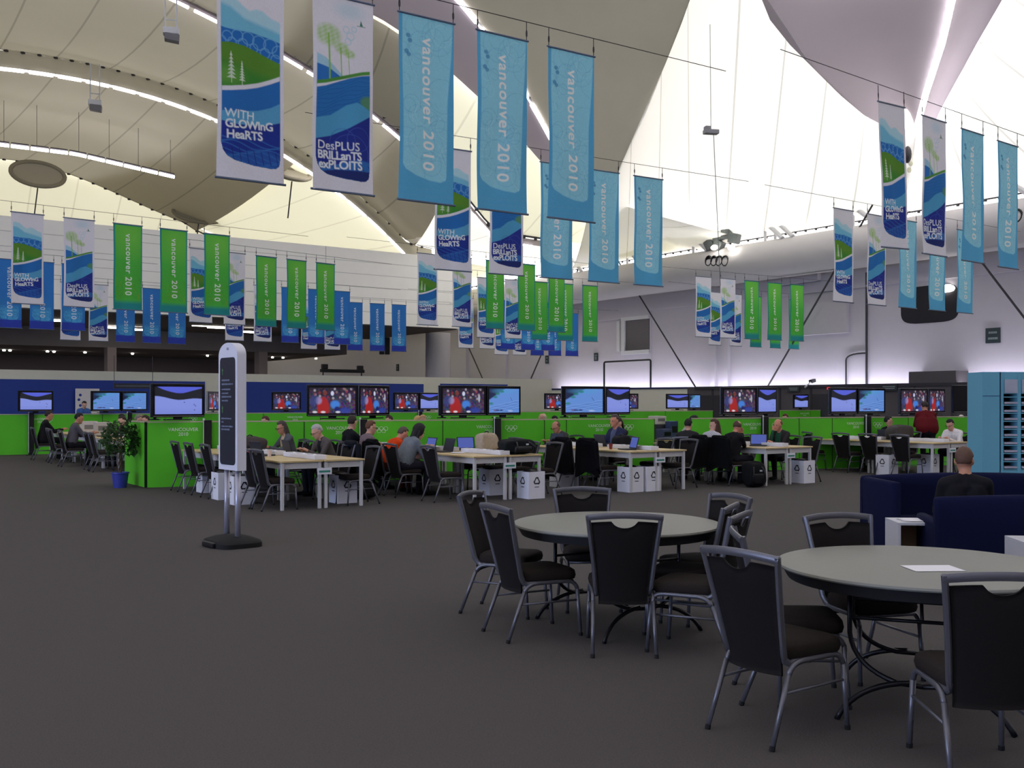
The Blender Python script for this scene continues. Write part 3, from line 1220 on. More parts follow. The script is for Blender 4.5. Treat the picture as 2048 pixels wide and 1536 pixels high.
def wave(s, t, ph, amp):
    return amp * (np.sin(s * 9 + t * 3 + ph) * .35 + np.sin(s * 4.2 - t * 5 + ph * 2) * .5 + np.sin(t * 7 + ph) * .4) * np.clip(t * 2.2, 0, 1)


def print_text(cv, txt, size, x, y, rot, align, sp, bold, col, a=1.0):
    """print lettering into the picture, three samples per grid step each way"""
    K = 3
    W_, H_ = cv.nu * K, cv.nv * K
    m = np.zeros((H_, W_), bool)
    tv, tf = text_mesh(txt, size, align, sp)
    tv = np.array(tv)
    ca, sa = math.cos(math.radians(rot)), math.sin(math.radians(rot))
    px = ((tv[:, 0] * ca - tv[:, 1] * sa) / BW + x) * W_
    py = (y - (tv[:, 0] * sa + tv[:, 1] * ca) / BH) * H_
    for f in tf:
        for k in range(1, len(f) - 1):
            X, Y = px[[f[0], f[k], f[k + 1]]], py[[f[0], f[k], f[k + 1]]]
            x0, x1 = max(0, int(X.min()) - 1), min(W_, int(X.max()) + 2)
            y0, y1 = max(0, int(Y.min()) - 1), min(H_, int(Y.max()) + 2)
            if x1 <= x0 or y1 <= y0:
                continue
            gx, gy = np.meshgrid(np.arange(x0, x1) + .5, np.arange(y0, y1) + .5)
            d = (Y[1] - Y[2]) * (X[0] - X[2]) + (X[2] - X[1]) * (Y[0] - Y[2])
            if abs(d) < 1e-9:
                continue
            l0 = ((Y[1] - Y[2]) * (gx - X[2]) + (X[2] - X[1]) * (gy - Y[2])) / d
            l1 = ((Y[2] - Y[0]) * (gx - X[2]) + (X[0] - X[2]) * (gy - Y[2])) / d
            m[y0:y1, x0:x1] |= (l0 >= 0) & (l1 >= 0) & (l0 + l1 <= 1)
    r = int(round(bold * W_ / BW))
    if r > 0:
        q = m.copy()
        for dx in range(-r, r + 1):
            for dy in range(-r, r + 1):
                q |= np.roll(np.roll(m, dx, 1), dy, 0)
        m = q
    f = np.pad(m.astype(float), K)
    out = np.zeros((cv.nv + 1, cv.nu + 1))
    h = K // 2 + 1
    for dx in range(-h, h + 1):
        for dy in range(-h, h + 1):
            out += f[K + dy:K + dy + H_ + 1:K, K + dx:K + dx + W_ + 1:K]
    cv.put(out / (2 * h + 1) ** 2 * 1.15, col, a)


def banner_mesh(name, cv, ph, amp):
    """fabric sheet with its print; top edge at z=0, front towards -Y"""
    nu, nv = cv.nu, cv.nv
    s, t = cv.s.ravel(), cv.t.ravel()
    v = np.stack([(s - .5) * BW * (1 - .02 * np.sin(t * 3)), wave(s, t, ph, amp), -t * BH], 1)
    nb = len(v)
    idx = np.arange(nb).reshape(nv + 1, nu + 1)
    q = np.stack([idx[:-1, :-1], idx[1:, :-1], idx[1:, 1:], idx[:-1, 1:]], -1).reshape(-1, 4)
    me = bpy.data.meshes.new(name)
    me.from_pydata(v.tolist(), [], q.tolist())
    ca_ = me.color_attributes.new('print', 'FLOAT_COLOR', 'POINT')
    col = np.ones((nb, 4), np.float32)
    col[:, :3] = np.clip(cv.c.reshape(-1, 3) * (1.12 if 'sky' not in name else 1), 0, .95)
    ca_.data.foreach_set('color', col.ravel())
    me.materials.append(paint('banner_cloth', 'cloth'))
    me.polygons.foreach_set('use_smooth', [True] * len(q))
    me.update()
    return me


_T1 = [('WITH', .138, .10, .705, 0, 'LEFT', 1.0, 0), ('GLOWInG', .134, .11, .755, 3, 'LEFT', .93, .003), ('HeaRTS', .138, .13, .806, 3, 'LEFT', .96, .003)]
_T2 = [('DesPLUS', .145, .09, .787, 2, 'LEFT', 1.0, 0), ('BRILLanTS', .142, .09, .836, 2, 'LEFT', .92, .003), ('exPLOITS', .145, .11, .884, 2, 'LEFT', .95, .002)]
_TV = [('vancouver 2010', .235, .43, .47, -90, 'CENTER', 1.12, .002)]
CV = {'hearts': canvas_hearts(), 'exploits': canvas_exploits(), 'sky': canvas_sky(), 'grass': canvas_grass(), 'navy': canvas_navy()}
SHEETS = {}
for kind, tx, ink in (('hearts', _T1, (232, 238, 242)), ('exploits', _T2, (232, 238, 242)), ('sky', _TV, (244, 244, 248)), ('grass', _TV, (226, 236, 226)), ('navy', _TV, (214, 226, 240))):
    for q in tx:
        print_text(CV[kind], *q, ink)
    SHEETS[kind] = [banner_mesh('banner_sheet', CV[kind], 1.9 * k + .4, (.028, .038)[k]) for k in range(2)]

b = MB()
b.tube([(-BW / 2 - .02, 0, .0), (BW / 2 + .02, 0, .0)], .014, 6)
ROD = b.mesh('banner_rod', mat('banner_rod_grey', (92, 106, 128), rough=0.5))
b = MB()
b.tube([(0, 0, 0), (0, 0, .26)], .006, 5)
b.tube([(.012 * math.cos(a), 0, .1 + .05 * math.sin(a)) for a in np.linspace(0, 2 * math.pi, 9)[:-1]], .004, 4, closed=True)
CORD = b.mesh('banner_cord', M_cable)

KINDTXT = {'hearts': 'white banner with hills reading WITH GLOWING HEARTS', 'exploits': 'white banner with a tree reading DES PLUS BRILLANTS EXPLOITS',
           'sky': 'pale blue banner reading vancouver 2010', 'grass': 'green banner reading vancouver 2010', 'navy': 'deep blue banner reading vancouver 2010'}
ZB = 4.2


def banner(kind, loc, rz, label, group, tilt=0.0):
    t = thing('banner', label, 'banner', loc, rz, group)
    t.rotation_euler = (0, tilt, rz)
    o = bpy.data.objects.new('sheet', SHEETS[kind][banner.n % 2])
    banner.n += 1
    COL.objects.link(o)
    o.parent = t
    for nm, me, x, z in (('rod', ROD, 0, 0), ('rod', ROD, 0, -BH), ('cord', CORD, -BW / 2 + .01, 0), ('cord', CORD, BW / 2 - .01, 0)):
        q = bpy.data.objects.new(nm, me)
        COL.objects.link(q)
        q.parent = t
        q.location = (x, 0, z)
    return t


banner.n = 0


def bottom_at(px, yb, zb=ZB):
    Y = (zb - EYE) * F_PX / (HOR - yb)
    return Vector((X_at(px, Y), Y, zb))


# every row: where its first and last hanging banner were measured (centre column, bottom row), which of the five hang there
ROWS = [
    ('sky', (502, 362), (1143, 440), (0, 1, 2, 3, 4), 5, 'the largest row at the top left', None),
    ('sky', (906, 541), (1297, 571), (0, 1, 2, 3, 4), 5, 'the second row, behind the largest row', None),
    ('sky', (1783, 495), (2080, 547), (0, 1, 2, 3), 5, 'the higher row at the right edge', None),
    ('sky', (1687, 604), (1930, 626), (0, 1, 2, 3, 4), 5, 'the lower row at the right edge', None),
    ('grass', (55, 608), (434, 630), (0, 1, 2, 3, 4), 5, 'the largest green row at the far left', None),
    ('grass', (402, 645), (651, 660), (0, 1, 2, 3, 4), 5, 'the second green row, above the sign stand', None),
    ('grass', (855, 650), (1113, 664), (0, 1, 2, 3, 4), 5, 'the middle green row under the second blue row', None),
    ('grass', (972, 675), (1180, 683), (0, 1, 2, 3, 4), 5, 'the middle green row standing further back', None),
    ('grass', (1407, 674), (1594, 682), (0, 1, 2, 3, 4), 5, 'the green row before the right wall', None),
    ('grass', (1430, 690), (1588, 698), (0, 1, 2, 3, 4), 5, 'the green row half hidden before the right wall', None),
    ('navy', (-120, 650), (147, 661), (2, 3, 4), 5, 'the deep blue row at the left edge', None),
    ('navy', (141, 680), (354, 688), (0, 1, 2, 3, 4), 5, 'the deep blue row under the large green row', None),
    ('navy', (469, 681), (684, 689), (0, 1, 2, 3, 4), 5, 'the deep blue row right of the sign stand', None),
    ('navy', (618, 698), (798, 703), (0, 1, 2, 3, 4), 5, 'the far deep blue row before the white bulkhead', None),
    ('navy', (932, 696), (1096, 701), (0, 1, 2, 3, 4), 5, 'the middle deep blue row, nearer one', None),
    ('navy', (1003, 709), (1144, 712), (0, 1, 2, 3, 4), 5, 'the middle deep blue row, farthest one', None),
]
for kind, a, c, which, n, where, _ in ROWS:
    p, q = bottom_at(*a), bottom_at(*c)
    d = (q - p)
    d.z = 0
    rz = math.atan2(d.y, d.x)
    top = Vector((0, 0, BH))
    for k in which:
        w = p.lerp(q, k / (n - 1)) + top
        w.z = ZB + BH
        kk = ('hearts', 'exploits', kind, kind, kind)[k]
        if k < 2:
            lab = '%s, in %s' % (KINDTXT[kk], where)
        else:
            lab = '%s, %s of three in %s' % (KINDTXT[kk], ('left', 'middle', 'right')[k - 2], where)
        lab = ' '.join(lab.replace(' with hills reading', ' reading').replace(' with a tree reading', ' reading').split()[:16])
        tilt = (0.05 if k == 0 else 0.01) if where.startswith('the higher') else 0.0
        banner(kk, w, rz, lab, 'banners in ' + where, -tilt)
    dd = d.normalized()
    b = MB()
    z = ZB + BH + .26
    A_, B_ = p - dd * 3, q + dd * 3
    b.tube([(A_.x, A_.y, z), (B_.x, B_.y, z)], .006, 5)
    tag(b.build('banner_wire', M_cable), 'thin wire carrying %s' % where.replace('the ', 'the banners of the ', 1), 'wire', 'banner wires')
# ================================================================== FURNITURE BUILDERS
M_frame = mat('chair_frame_silver', (108, 108, 114), rough=0.38, metal=0.55, var=0.08, scale=12)
M_pad = mat('chair_fabric_black', (30, 27, 26), rough=0.9, var=0.45, scale=260, spec=0.15)
M_padr = mat('chair_fabric_brown_black', (42, 36, 32), rough=0.9, var=0.5, scale=200, spec=0.15)
M_rub = mat('rubber_black', (14, 14, 14), rough=0.8)
M_wood = mat('pale_wood_laminate', (206, 182, 130), rough=0.4, var=0.12, scale=6, aniso=(1, 8, 8))
M_leg = mat('table_leg_off_white', (198, 196, 194), rough=0.45, var=0.04)
M_paper = mat('white_paper', (236, 234, 238), rough=0.85, var=0.03)
M_card = mat('white_cardboard', (226, 226, 232), rough=0.8, var=0.03)
M_green = mat('green_divider_laminate', (86, 190, 34), rough=0.5, var=0.06, scale=3)
M_ink = mat('lettering_white', (226, 232, 214), rough=0.7, var=0.02)
M_tvb = mat('screen_bezel_black', (12, 12, 15), rough=0.22, var=0.1)


def arch(p, q, r, n=6):
    return [Vector(p).lerp(Vector(q), k / n) for k in range(n + 1)]


def bez(p0, p1, p2, n=6):
    p0, p1, p2 = Vector(p0), Vector(p1), Vector(p2)
    return [p0 * (1 - t) ** 2 + p1 * 2 * t * (1 - t) + p2 * t * t for t in [k / n for k in range(n + 1)]]


# ------------------------------------------------------------------ banquet chair, facing +Y
def backline(z):
    """how far back the upright of the chair leans at height z"""
    t = max(0.0, (z - .36) / .57)
    return -.205 - .02 * math.sin(t * 3.0) - .125 * t ** 1.6


def back_half(z):
    t = max(0, (z - .36) / .57)
    return .165 + .062 * t ** 1.3


def make_chair(name, label):
    t = thing(name, label, 'chair')
    # seat cushion
    b = MB()

    def seat(a, c):
        w = 2 * math.pi * a
        e = 0.32
        prof = [(0.0, .395), (.86, .395), (.97, .405), (1.0, .43), (.97, .462), (.86, .478), (.4, .486), (0.0, .488)]
        k = c * (len(prof) - 1)
        i = min(int(k), len(prof) - 2)
        f = k - i
        r = prof[i][0] + (prof[i + 1][0] - prof[i][0]) * f
        z = prof[i][1] + (prof[i + 1][1] - prof[i][1]) * f
        x = math.copysign(abs(math.cos(w)) ** e, math.cos(w))
        y = math.copysign(abs(math.sin(w)) ** e, math.sin(w))
        return (r * x * (.205 + .018 * y), .01 + r * y * .215, z)
    b.grid(seat, 36, 14, True)
    b.build('seat', M_padr, t, True)
    # upholstered back with its hand slot
    b = MB()
    nx, nz = 20, 18

    def pad(off):
        def fn(a, c):
            x = 2 * a - 1
            top = .895 - .012 * x * x
            notch = .046 * max(0, 1 - (x / .36) ** 2) ** .5
            z0, z1 = .325, top - notch - .012
            z = z0 + (z1 - z0) * c
            hw = back_half(z) - .004
            bow = .028 * (1 - x * x)
            edge = (1 - x ** 6) * (1 - (2 * c - 1) ** 10)
            return (x * hw, backline(z) - bow + off * (.35 + .65 * edge), z)
        return fn
    b.grid(pad(.024), nx, nz, True)
    b.grid(pad(-.014), nx, nz)
    n1 = (nx + 1) * (nz + 1)
    rim = [i for i in range(nx + 1)] + [(nx + 1) * j + nx for j in range(1, nz + 1)] + [(nx + 1) * nz + i for i in range(nx - 1, -1, -1)] + [(nx + 1) * j for j in range(nz - 1, 0, -1)]
    for k in range(len(rim)):
        p, q = rim[k], rim[(k + 1) % len(rim)]
        b.f.append((q, p, p + n1, q + n1))
        b.m.append(0)
    b.build('backrest', M_pad, t, True)
    # flared back frame with curved top rail
    b = MB()
    for s in (-1, 1):
        pts = [(s * .178, -.10, .392), (s * .172, -.165, .385), (s * .168, -.195, .40)]
        for k in range(1, 13):
            z = .40 + .52 * k / 12
            pts.append((s * (back_half(z) + .012), backline(z), z))
        b.tube(pts, .0155, 8, sq=(1.0, 1.25))
    pts = []
    for k in range(13):
        x = -1 + k / 6
        pts.append((x * (back_half(.93) + .02), backline(.93) - .03 * (1 - x * x), .922 - .018 * x * x))
    b.tube(pts, .0125, 8, sq=(.9, 1.7))
    b.build('back_frame', M_frame, t, angle=50)
    # side rails, legs, stretchers
    b = MB()
    for s in (-1, 1):
        b.tube(bez((s * .196, -.20, .335), (s * .196, -.175, .39), (s * .196, -.10, .392)) + bez((s * .198, .12, .392), (s * .2, .20, .39), (s * .203, .212, .335)), .0145, 8)
    b.box((0, .18, .388), (.38, .025, .02))
    b.box((0, -.13, .388), (.36, .025, .02))
    b.build('seat_frame', M_frame, t, True)
    for s in (-1, 1):
        b = MB()
        b.tube([(s * .203, .212, .34), (s * .212, .236, .02)], [.0145, .0125], 8)
        lg = b.build('leg', M_frame, t, True)
        b = MB()
        b.tube([(s * .212, .2365, .022), (s * .2125, .2375, 0)], .015, 8)
        b.build('foot', M_rub, lg)
        b = MB()
        b.tube([(s * .196, -.20, .34), (s * .205, -.325, .02)], [.0145, .0125], 8)
        lg = b.build('leg', M_frame, t, True)
        b = MB()
        b.tube([(s * .205, -.325, .022), (s * .2055, -.333, 0)], .015, 8)
        b.build('foot', M_rub, lg)
        b = MB()
        b.tube([(s * .199, -.232, .255), (s * .206, .218, .255)], .008, 6)
        b.build('stretcher', M_frame, t, True)
    return proto(t)


CHAIR0 = make_chair('banquet_chair', 'x')
CHAIR0_USED = [False]


def chair(x, y, face, label, group):
    """face: direction the sitter looks"""
    rz = yaw_of(face)
    if not CHAIR0_USED[0]:
        CHAIR0_USED[0] = True
        CHAIR0.location, CHAIR0.rotation_euler = (x, y, 0), (0, 0, rz)
        tag(CHAIR0, label, None, group)
        return CHAIR0
    return dup(CHAIR0, (x, y, 0), rz, label, group)


# ------------------------------------------------------------------ round folding table
def round_table(x, y, rz, label):
    t = thing('round_table', label, 'table', (x, y, 0), rz, 'round tables in the foreground')
    R = .765
    b = MB()
    b.lathe([(0.02, .735), (R - .03, .735), (R - .006, .738), (R, .746), (R - .004, .757), (R - .02, .7605), (0.02, .7605)], 72)
    b.build('tabletop', mat('table_grey_laminate', (132, 132, 123), rough=0.5, var=0.04, scale=40, spec=0.3), t, angle=40)
    b = MB()
    b.lathe([(R - .075, .675), (R - .06, .675), (R - .025, .736), (R - .06, .736)], 72)
    b.build('apron', mat('table_edge_dark', (44, 44, 46), rough=0.5), t, angle=40)
    for s in (-1, 1):
        b = MB()
        # one folding leg: two posts flaring into a wishbone foot
        for e in (-1, 1):
            pts = [(e * .36, s * .28, .70), (e * .36, s * .28, .45)] + bez((e * .36, s * .28, .42), (e * .34, s * .30, .24), (e * .12, s * .36, .19), 8) + [(0, s * .375, .185)]
            b.tube(pts, .014, 8)
        pts = [(0, s * .375, .185)]
        for e in (-1, 1):
            b.tube(bez((e * .06, s * .37, .20), (e * .34, s * .42, .18), (e * .42, s * .46, .0), 10), .015, 8)
        b.tube([(-.36, s * .28, .5), (.36, s * .28, .5)], .010, 8)
        b.tube([(0, s * .02, .69), (0, s * .28, .50)], .010, 8)
        b.build('leg', mat('table_leg_black', (20, 20, 24), rough=0.35, metal=0.2), t, True)
    return t


# ------------------------------------------------------------------ desk table 1.6 x 0.7 (long side along local Y)
def make_desk(label):
    t = thing('desk_table', label, 'table')
    b = MB()
    b.box((.35, .8, .737), (.70, 1.6, .026), bev=.004)
    b.build('tabletop', M_wood, t)
    b = MB()
    for c, d in (((.35, .05, .675), (.60, .02, .1)), ((.35, 1.55, .675), (.60, .02, .1)), ((.05, .8, .675), (.02, 1.5, .1)), ((.65, .8, .675), (.02, 1.5, .1))):
        b.box(c, d)
    b.build('apron', M_leg, t)
    for x in (.045, .655):
        for y in (.045, 1.555):
            b = MB()
            b.box((x, y, .365), (.048, .048, .73), bev=.006)
            b.build('leg', M_leg, t)
    return proto(t)


# ------------------------------------------------------------------ screens
def screen_canvas(kind):
    c = Canvas(96, 54, (10, 10, 14))
    s, t = c.s, c.t
    if kind == 'hills':
        c.c[:] = srgb((126, 142, 232))
        c.put(np.clip((.52 - t) / .02, 0, 1), (28, 30, 40))
        sky = ip(s, (0, -.06), (.06, .02), (.15, .095), (.25, .155), (.35, .20), (.45, .235), (.52, .245), (.6, .235), (.7, .195), (.8, .145), (.9, .1), (1, .06))
        c.put(np.clip((sky - t) / .015, 0, 1), (92, 104, 228))
        sn = ip(s, (0, .33), (.1, .345), (.2, .375), (.3, .42), (.4, .455), (.5, .475), (.6, .465), (.7, .44), (.8, .42), (.9, .42), (1, .43))
        c.put(np.clip((t - sn) / .015, 0, 1), (140, 156, 240))
        c.put(np.clip((t - .75) / .3, 0, 1), (112, 128, 216), .5)
        for x, y in ((.62, .57), (.83, .65), (.86, .7), (.84, .85)):
            c.put(c.disc(x, y, .015, .02, .6), (40, 44, 90), .8)
    elif kind == 'slope':
        c.c[:] = srgb((104, 150, 226))
        c.put(np.clip((.5 - t - s * .9) / .06, 0, 1), (30, 40, 78))
        c.put(c.disc(.5, .1, .35, .10, 1), (84, 166, 220), .5)
        for k, (x, y) in enumerate(((.28, .22), (.2, .35), (.42, .12), (.06, .62))):
            c.put(c.disc(x, y, .07, .05, .5), (30, 130, 110), .8)
        for k in range(8):
            yy = .62 + .05 * k - .28 * (s - .5) + .015 * np.sin(s * 20 + k)
            c.put(np.clip(1 - np.abs(t - yy) / .012, 0, 1), (52, 76, 168) if k % 2 else (150, 188, 244), .7)
        c.put(c.line(.7, .36, .76, .5, .008, .56), (30, 30, 60))
        for x in (.2, .28, .4):
            c.put(c.disc(x, .9, .06, .035, .5), (120, 70, 120) if x < .25 else (34, 46, 110), .8)
        c.put(c.disc(.7, .93, .09, .02, .5), (220, 226, 250), .8)
    else:
        g = RNG.random((18, 32, 3))
        iy, ix = np.clip((t * 17).astype(int), 0, 17), np.clip((s * 31).astype(int), 0, 31)
        base = srgb((70, 58, 84)) * (g[iy, ix] * 1.9 + .1)
        c.c = base * (.35 + .65 * np.clip(t * 1.5, 0, 1))[..., None]
        for k in range(46):
            x, y = RNG.random(), RNG.random() * .5
            c.put(c.disc(x, y, .025, .05, .6), [(150, 40, 60), (150, 120, 120), (60, 50, 90), (190, 180, 190), (40, 36, 50)][k % 5], .75)
        c.put(c.disc(.3, .78, .13, .42, .25), (170, 36, 34))
        c.put(c.disc(.345, .2, .04, .1, .3), (120, 56, 48))
        c.put(c.disc(.2, .5, .07, .14, .6), (160, 150, 200), .8)
        c.put(c.disc(.5, .22, .035, .09, .4), (210, 220, 246))
        c.put(c.disc(.56, .66, .1, .16, .5), (70, 134, 226))
        c.put(c.disc(.6, .85, .06, .12, .5), (24, 34, 110))
        c.put(c.disc(.78, .9, .12, .12, .8), (44, 70, 170), .8)
        c.put(c.disc(.88, .4, .025, .16, .5), (196, 200, 220), .8)
        c.put(c.disc(.1, .5, .08, .2, .8), (50, 70, 140), .7)
        for x in (.12, .3, .62):
            c.put(c.disc(x, .95, .05, .04, .5), (230, 230, 240), .9)
    return c


SCREENW, SCREENH = .93, .525


def screen_mesh(kind):
    c = screen_canvas(kind)
    s, t = c.s.ravel(), c.t.ravel()
    v = np.stack([(s - .5) * SCREENW, np.zeros_like(s), (.5 - t) * SCREENH], 1)
    idx = np.arange(len(v)).reshape(c.nv + 1, c.nu + 1)
    q = np.stack([idx[:-1, :-1], idx[1:, :-1], idx[1:, 1:], idx[:-1, 1:]], -1).reshape(-1, 4)
    me = bpy.data.meshes.new('screen_picture')
    me.from_pydata(v.tolist(), [], q.tolist())
    a = me.color_attributes.new('print', 'FLOAT_COLOR', 'POINT')
    col = np.ones((len(v), 4), np.float32)
    col[:, :3] = c.c.reshape(-1, 3)
    a.data.foreach_set('color', col.ravel())
    me.materials.append(paint('lit_screen', 'screen'))
    me.update()
    return me


PICS = {k: screen_mesh(k) for k in ('hills', 'slope', 'crowd')}
_b = MB()
w_, h_ = SCREENW / 2 + .055, SCREENH / 2 + .06
_b.box((0, .045, 0), (2 * w_, .07, 2 * h_), bev=.012)
_b.box((0, .1, 0), (1.2 * w_, .06, 1.2 * h_), bev=.02)
TVBOX = _b.mesh('screen_case', M_tvb)
_b = MB()
_b.box((0, .0, -h_ + .022), (2 * w_ - .04, .012, .012), bev=.004)
TVBAR = _b.mesh('speaker_bar', mat('screen_trim_grey', (120, 112, 112), rough=0.3))
_b = MB()
_b.box((0, .06, -h_ - .045), (.5, .2, .02), bev=.008)
_b.box((0, .06, -h_ - .02), (.16, .05, .06))
TVFOOT = _b.mesh('screen_foot', M_tvb)


def tv(loc, rz, pic, label, group, foot=True, scale=1.0):
    """loc: centre of the screen; front towards local -Y"""
    t = thing('television', label, 'television', loc, rz, group)
    t.scale = (scale,) * 3
    for nm, me, ok in (('case', TVBOX, 1), ('screen', PICS.get(pic), pic), ('speaker_bar', TVBAR, 1), ('foot', TVFOOT, foot)):
        if ok:
            o = bpy.data.objects.new(nm, me)
            COL.objects.link(o)
            o.parent = t
            if nm == 'screen':
                o.location = (0, .0085, 0)
    return t


# ------------------------------------------------------------------ laptop, bin, power box, cards
def laptop(loc, rz, label, lit=None, group='laptops on the desks', open_=105):
    t = thing('laptop', label, 'laptop', loc, rz, group)
    b = MB()
    b.box((0, 0, .012), (.34, .24, .022), bev=.006)
    b.box((0, .02, .0235), (.29, .10, .003))
    b.build('base', mat('laptop_dark_grey', (52, 54, 60), rough=0.45), t)
    b = MB()
    b.box((0, 0, .115), (.34, .012, .23), bev=.005)
    s = b.build('lid', mat('laptop_lid', (44, 48, 60), rough=0.4), t)
    s.location = (0, .118, .02)
    s.rotation_euler = (math.radians(-(open_ - 90)), 0, 0)
    b = MB()
    b.box((0, -.0075, .118), (.30, .003, .19))
    b.build('display', glow('laptop_display', (96, 112, 196), .55) if lit else mat('display_dark', (40, 50, 72), rough=0.2), s)
    return t


def recycle_sign(b, M):
    """three bent chasing arrows in a triangle"""
    for k in range(3):
        R = M @ Matrix.Rotation(2 * math.pi * k / 3, 4, 'Y')
        p = [(-.048, 0, -.052), (.03, 0, -.052), (.03, 0, -.066), (.058, 0, -.042), (.03, 0, -.018), (.03, 0, -.032), (-.036, 0, -.032), (-.055, 0, -.012), (-.068, 0, -.02)]
        b.add([(x, 0, z) for x, _, z in p], [tuple(range(len(p)))], R)


def make_bin(label):
    t = thing('recycling_bin', label, 'bin')
    b = MB()
    w, h = .17, .46
    for sx, sy, dx, dy in ((0, -w, 2 * w, .006), (0, w, 2 * w, .006), (-w, 0, .006, 2 * w), (w, 0, .006, 2 * w)):
        b.box((sx, sy, h / 2), (dx, dy, h))
    b.box((0, 0, .006), (2 * w, 2 * w, .01))
    b.build('box', M_card, t)
    b = MB()
    recycle_sign(b, Matrix.Translation((0, -w - .005, .30)))
    b.box((0, -w - .004, .2), (.09, .001, .012))
    b.build('recycling_mark', M_black, t)
    b = MB()
    recycle_sign(b, Matrix.Translation((-w - .005, 0, .30)) @ Matrix.Rotation(math.radians(-90), 4, 'Z'))
    b.box((-w - .004, 0, .2), (.001, .09, .012))
    b.build('recycling_mark', M_black, t)
    b = MB()
    for k in range(3):
        b.ell((-.05 + .05 * k, .02 * k, h - .03), (.11, .12, .06))
    b.build('liner_bag', mat('bag_black_plastic', (22, 22, 24), rough=0.4), t, True)
    return proto(t)


def papers(loc, rz, label, w=.3, d=.21, n=3, group='papers on the tables', curl=0.0):
    b = MB()
    for k in range(n):
        a = .12 * (k - n / 2)
        M = Matrix.Translation((.01 * k, .012 * k, .0015 + .002 * k)) @ Matrix.Rotation(a, 4, 'Z')
        b.add([], [])
        q = MB()
        q.grid(lambda u, v: ((u - .5) * w, (v - .5) * d, curl * math.sin(math.pi * u)), 8, 2)
        q.grid(lambda u, v: ((u - .5) * w, (v - .5) * d, curl * math.sin(math.pi * u) - .0012), 8, 2, True)
        b.add(q.v, q.f, M)
    o = b.build('paper', M_paper, loc=loc, rotz=rz)
    return tag(o, label, 'paper', group)


def lump(name, loc, rz, size, colr, label, cat, group=None, seed=0, parts=None, flat=.0):
    """soft bag or coat: a lumpy closed body with folds"""
    t = thing(name, label, cat, loc, rz, group)
    rg = random.Random(seed)
    ph = [rg.random() * 6 for _ in range(6)]
    b = MB()

    def fn(a, c):
        th, w = math.pi * c, 2 * math.pi * a
        e = .5
        x = math.copysign(abs(math.cos(w)) ** e, math.cos(w)) * math.sin(th) ** .5
        y = math.copysign(abs(math.sin(w)) ** e, math.sin(w)) * math.sin(th) ** .5
        z = math.copysign(abs(math.cos(th)) ** .65, math.cos(th))
        k = 1 + .07 * math.sin(3 * w + ph[0] + 4 * c) + .05 * math.sin(5 * w + ph[1]) + .05 * math.sin(9 * c + ph[2] + w)
        return (x * size[0] / 2 * k, y * size[1] / 2 * k, size[2] / 2 * (1 + z * (1 if z > 0 else .98) * (.96 + .06 * math.sin(2 * w + ph[3]))))
    b.grid(fn, 28, 16, True)
    b.build('body', mat('cloth_%d_%d_%d' % colr, colr, rough=0.85, var=0.25, scale=25, spec=0.2), t, True)
    for p in (parts or ()):
        b = MB()
        if p == 'strap':
            for s in (-1, 1):
                b.tube(bez((s * size[0] * .2, -size[1] * .45, size[2] * .8), (s * size[0] * .35, -size[1] * .95, size[2] * .5), (s * size[0] * .25, -size[1] * .48, size[2] * .12), 10), .014, 6)
        elif p == 'handle':
            b.tube(bez((-.06, 0, size[2] * .95), (0, 0, size[2] * 1.2), (.06, 0, size[2] * .95), 8), .01, 6)
        elif p == 'pocket':
            b.box((0, -size[1] * .47, size[2] * .35), (size[0] * .55, size[1] * .22, size[2] * .4), bev=.03)
        elif p == 'tag':
            b.box((size[0] * .15, -size[1] * .5, size[2] * .65), (.05, .02, .03), bev=.004)
        b.build(p, mat('white_tag', (200, 200, 200)) if p == 'tag' else M_black, t, True)
    return t


def coat(x, y, face, colr, label, seed=0, long=.62):
    """a coat hung over the back of a chair"""
    f = Vector((face[0], face[1], 0)).normalized()
    t = thing('coat', label, 'coat', (x, y, 0), yaw_of(f), 'coats on chair backs')
    rg = random.Random(seed)
    ph = rg.random() * 6
    b = MB()

    def fn(off):
        def g(a, c):
            x_ = 2 * a - 1
            hw = .25 + .06 * c
            z = .955 - .04 * x_ * x_ - c * long * (1 - .06 * math.sin(5 * a + ph))
            fold = .018 * math.sin(11 * a + ph) * c + .012 * math.sin(7 * c + ph)
            yb = -.335 - .03 * (1 - x_ * x_) - .02 + .06 * c * 0
            return (x_ * hw, yb - .035 + fold + off + .03 * x_ ** 4, z)
        return g
    b.grid(fn(-.03), 24, 16)
    b.grid(fn(.03), 24, 16, True)
    n1 = 25 * 17
    rim = [i for i in range(25)] + [25 * j + 24 for j in range(1, 17)] + [25 * 16 + i for i in range(23, -1, -1)] + [25 * j for j in range(15, 0, -1)]
    for k in range(len(rim)):
        p, q = rim[k], rim[(k + 1) % len(rim)]
        b.f.append((p, q, q + n1, p + n1))
        b.m.append(0)
    m = mat('coat_%d_%d_%d' % colr, colr, rough=0.9, var=0.25, scale=25, spec=0.1)
    b.build('shell', m, t, True)
    b = MB()
    b.cap((-.16, -.36, .95), (.16, -.36, .95), .045, .045)
    b.build('collar', m, t, True)
    for s in (-1, 1):
        b = MB()
        b.cap((s * .24, -.38, .90), (s * .30, -.37, .45), .055, .04)
        b.build('sleeve', m, t, True)
    return t
# ================================================================== PEOPLE
SKIN = {'fair': (206, 158, 136), 'tan': (186, 132, 104), 'dark': (120, 82, 64), 'red': (204, 138, 112)}


